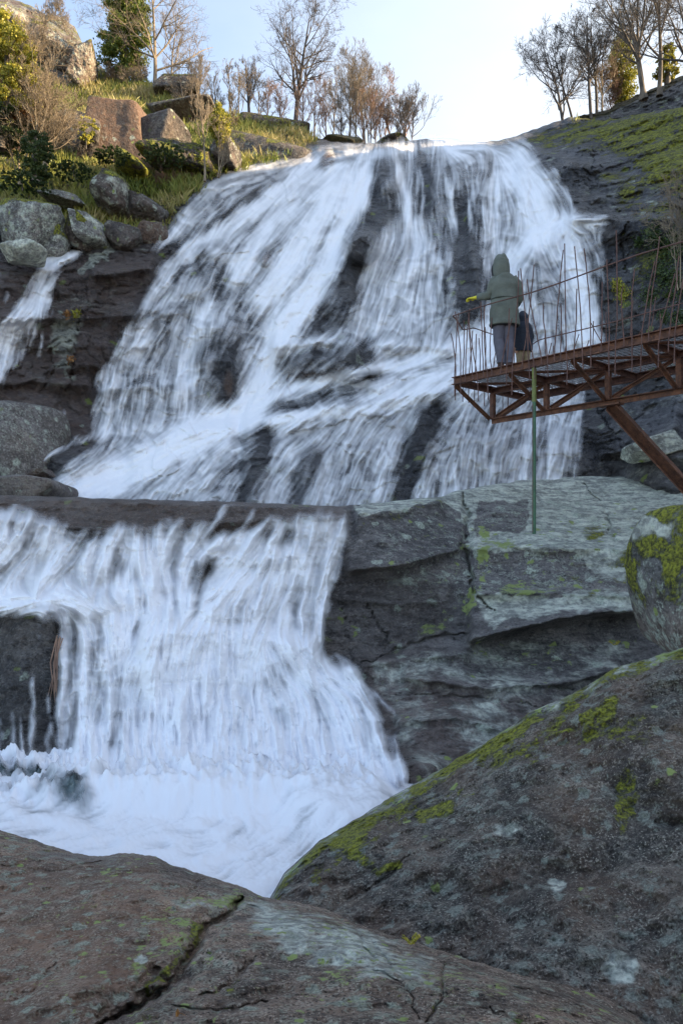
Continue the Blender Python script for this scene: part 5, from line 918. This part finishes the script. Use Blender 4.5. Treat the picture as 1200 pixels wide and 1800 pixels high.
loft('hood', [((-.05,.0,1.44),.115,.105),((-.055,.015,1.50),.125,.125),((-.06,.03,1.60),.130,.145),((-.06,.035,1.69),.122,.140),((-.05,.015,1.765),.098,.118),((-.04,-.005,1.800),.055,.07),((-.04,-.005,1.808),.006,.008)], 'parka', ad, wr=.003, seed=8, freq=6)
loft('hood_trim', [((-.165,.10,1.46),.022,.022),((-.175,.13,1.56),.02,.022),((-.165,.16,1.68),.02,.022),((-.10,.16,1.77),.018,.02)], 'trim', ad, nseg=10)
loft('drawstring', [((-.022,0,1.085),.200,.156),((-.022,0,1.092),.212,.168),((-.022,0,1.100),.212,.168),((-.022,0,1.107),.200,.156)], 'seam', ad, wr=.004, seed=3, freq=7)
loft('back_seam', [((-.03,-.149,.76),.006,.012),((-.03,-.160,.90),.006,.012),((-.03,-.150,1.06),.006,.012)], 'seam', ad, nseg=8)
loft('hem', [((-.02,0,.665),.215,.162),((-.02,0,.675),.226,.172),((-.02,0,.69),.229,.175)], 'trim', ad)
for s_, x0, x1, x2 in ((0,-.095,-.105,-.075),(1,.045,.045,.045)):
    loft('trouser_leg', [((x0,0,.90),.115,.12),((x0,0,.72),.105,.115),((x1,.02,.48),.078,.085),((x1+.01,.0,.36),.076,.085),((x2,-.02,.15),.062,.072),((x2,-.02,.09),.066,.076)], 'grey_cloth', ad, wr=.008, seed=12+s_, freq=9, nseg=20)
    loft('boot', [((x2,-.03,.16),.05,.058),((x2,-.03,.07),.048,.06),((x2,.0,.045),.045,.055),((x2-.005,.08,.035),.046,.035),((x2-.01,.16,.028),.04,.026),((x2-.01,.20,.025),.015,.015)], 'boot', ad, nseg=16)
def cut(loc): pass
ch = person((2.94, 11.99, gz), 'child in a dark navy hooded jacket and tan trousers standing half hidden behind the adult')
k = .60
vb = [(0,0,.50,.09,.07),(0,.0,.62,.095,.075),(0,.01,.74,.10,.07),(0,.02,.80,.045,.045),(0,.05,.87,.06,.07),(0,.06,.95,.055,.065),(-.09,0,.74,.04),(-.135,.02,.60,.032),(-.115,-.03,.47,.022),(.09,0,.74,.04),(.13,.03,.60,.032),(.11,.13,.52,.022),
      (-.05,0,.46,.055),(-.055,.01,.26,.042),(-.05,0,.06,.032),(.05,0,.46,.055),(.055,.02,.26,.042),(.055,0,.06,.032),(-.055,.08,.03,.024),(.06,.08,.03,.024)]
eb = [(0,1),(1,2),(2,3),(3,4),(4,5),(2,6),(6,7),(7,8),(2,9),(9,10),(10,11),(0,12),(12,13),(13,14),(0,15),(15,16),(16,17),(14,18),(17,19)]
h1, e1 = hand((-.115,-.035,.445), (-.1,-.2,-1), 1, .75)
h1 = [(x, y, z_, *r) for (x, y, z_, *r) in h1]; add_sk(vb, eb, h1, e1, 8)
h2, e2 = hand((.11,.15,.51), (0,1,-.2), -1, .75); add_sk(vb, eb, h2, e2, 11)
skin('body', vb, eb, 'skin', ch)
loft('jacket', [((0,0,.36),.145,.115),((0,0,.42),.15,.12),((0,0,.58),.15,.125),((0,0,.70),.15,.12),((0,.0,.78),.125,.105),((0,.01,.83),.07,.07)], 'navy', ch, wr=.006, seed=31, freq=10)
loft('sleeve', [((-.07,0,.76),.05,.055),((-.115,.0,.68),.05,.052),((-.138,.01,.58),.044,.046),((-.12,-.03,.48),.034,.036)], 'navy', ch, wr=.004, seed=32, freq=14, nseg=16)
loft('sleeve', [((.07,0,.76),.05,.055),((.11,.0,.68),.05,.052),((.135,.03,.60),.044,.046),((.115,.12,.54),.034,.036)], 'navy', ch, wr=.004, seed=33, freq=14, nseg=16)
loft('hood', [((0,.0,.79),.085,.085),((0,.03,.88),.098,.11),((0,.04,.95),.09,.10),((0,.03,1.01),.05,.06),((0,.02,1.03),.005,.006)], 'navy', ch, wr=.003, seed=34)
for x0 in (-.05, .055): loft('trouser_leg', [((x0,0,.44),.072,.08),((x0,.01,.26),.056,.062),((x0,0,.06),.048,.055)], 'tan', ch, wr=.006, seed=35, freq=14, nseg=16); loft('boot', [((x0,-.015,.11),.036,.042),((x0,-.01,.04),.036,.045),((x0,.04,.03),.034,.03),((x0,.11,.02),.014,.014)], 'boot', ch, nseg=14)

# small finds
def leafobj(name, label, px, py, Y, size, mat, n_, cat):
    C_ = np.zeros((n_, 3))+rng.normal(0, size*.25, (n_, 3))*np.array([1, .5, .6]); V, f, h = leaves(C_, size, 77+n_, .4); o = mesh_np(name, V, f, MAT[mat], attrs={'hue': h}); o.location = pt(px, py, Y); tag(o, label, cat)
def front_pt(px, py, dctrl, lift=.0):
    return pt(px, py, dctrl-lift)
def frond_tuft(name, label, cat, loc, n_, ln, mat, seed, spread=1.0):
    g = np.random.default_rng(seed); root = bpy.data.objects.new(name, None); link(root); root.location = loc; tag(root, label, cat)
    Cs = []; st_ = []
    for k in range(n_):
        a = g.uniform(0, 2*math.pi); d = np.array([math.cos(a)*spread, math.sin(a)*spread*.6, 1.0]); d = unit(d); q = np.array([d*ln*t+np.array([0, 0, -.5*ln*t*t*.5]) for t in np.linspace(0, 1, 9)]); st_.append(q)
        sdv = unit(np.cross(d, Z_)+1e-6)
        for j in range(2, 9):
            for s_ in (-1, 1):
                for m_ in range(2): Cs.append(q[j]+sdv*s_*ln*.10*(1.15-j/9)*(m_+.6))
    V, f = tubes(np.array(st_), np.full((n_, 9), ln*.012), 4); mesh_np('stem', V, f, MAT['green'] if False else MAT['bark'], root)
    V, f, h = leaves(np.array(Cs), ln*.13, seed); mesh_np('foliage', V, f, MAT[mat], root, attrs={'hue': np.clip(h+.25, 0, 1)}); return root
frond_tuft('fern', 'small green fern tuft in the gap between the dark boulder and the front slab', 'plant', pt(722, 1662, 2.62), 9, .055, 'gold', 501, .7)
frond_tuft('fern', 'tiny yellow-green plant under the overhang of the shelf rock', 'plant', pt(1080, 1136, 9.0), 6, .11, 'gold', 502, .9)
leafobj('dead_leaf', 'orange-brown dead leaf lying on the front slab near the bottom edge', 315, 1784, 1.90, .022, 'rust', 3, 'leaf')
g_ = np.random.default_rng(9); tw = np.array([[pt(97+g_.uniform(-5, 5)+k*2, 1120+g_.uniform(-4, 4), 8.0), pt(95+g_.uniform(-6, 6), 1165, 7.75), pt(92+g_.uniform(-8, 8), 1225+g_.uniform(-10, 10), 7.6)] for k in range(7)])
V, f = tubes(tw, np.tile(np.array([.006, .008, .003]), (7, 1)), 4); tag(mesh_np('dead_twigs', V, f, MAT['bark_r']), 'wisp of reddish dead twigs caught on the dark rock beside the lower fall', 'twigs')
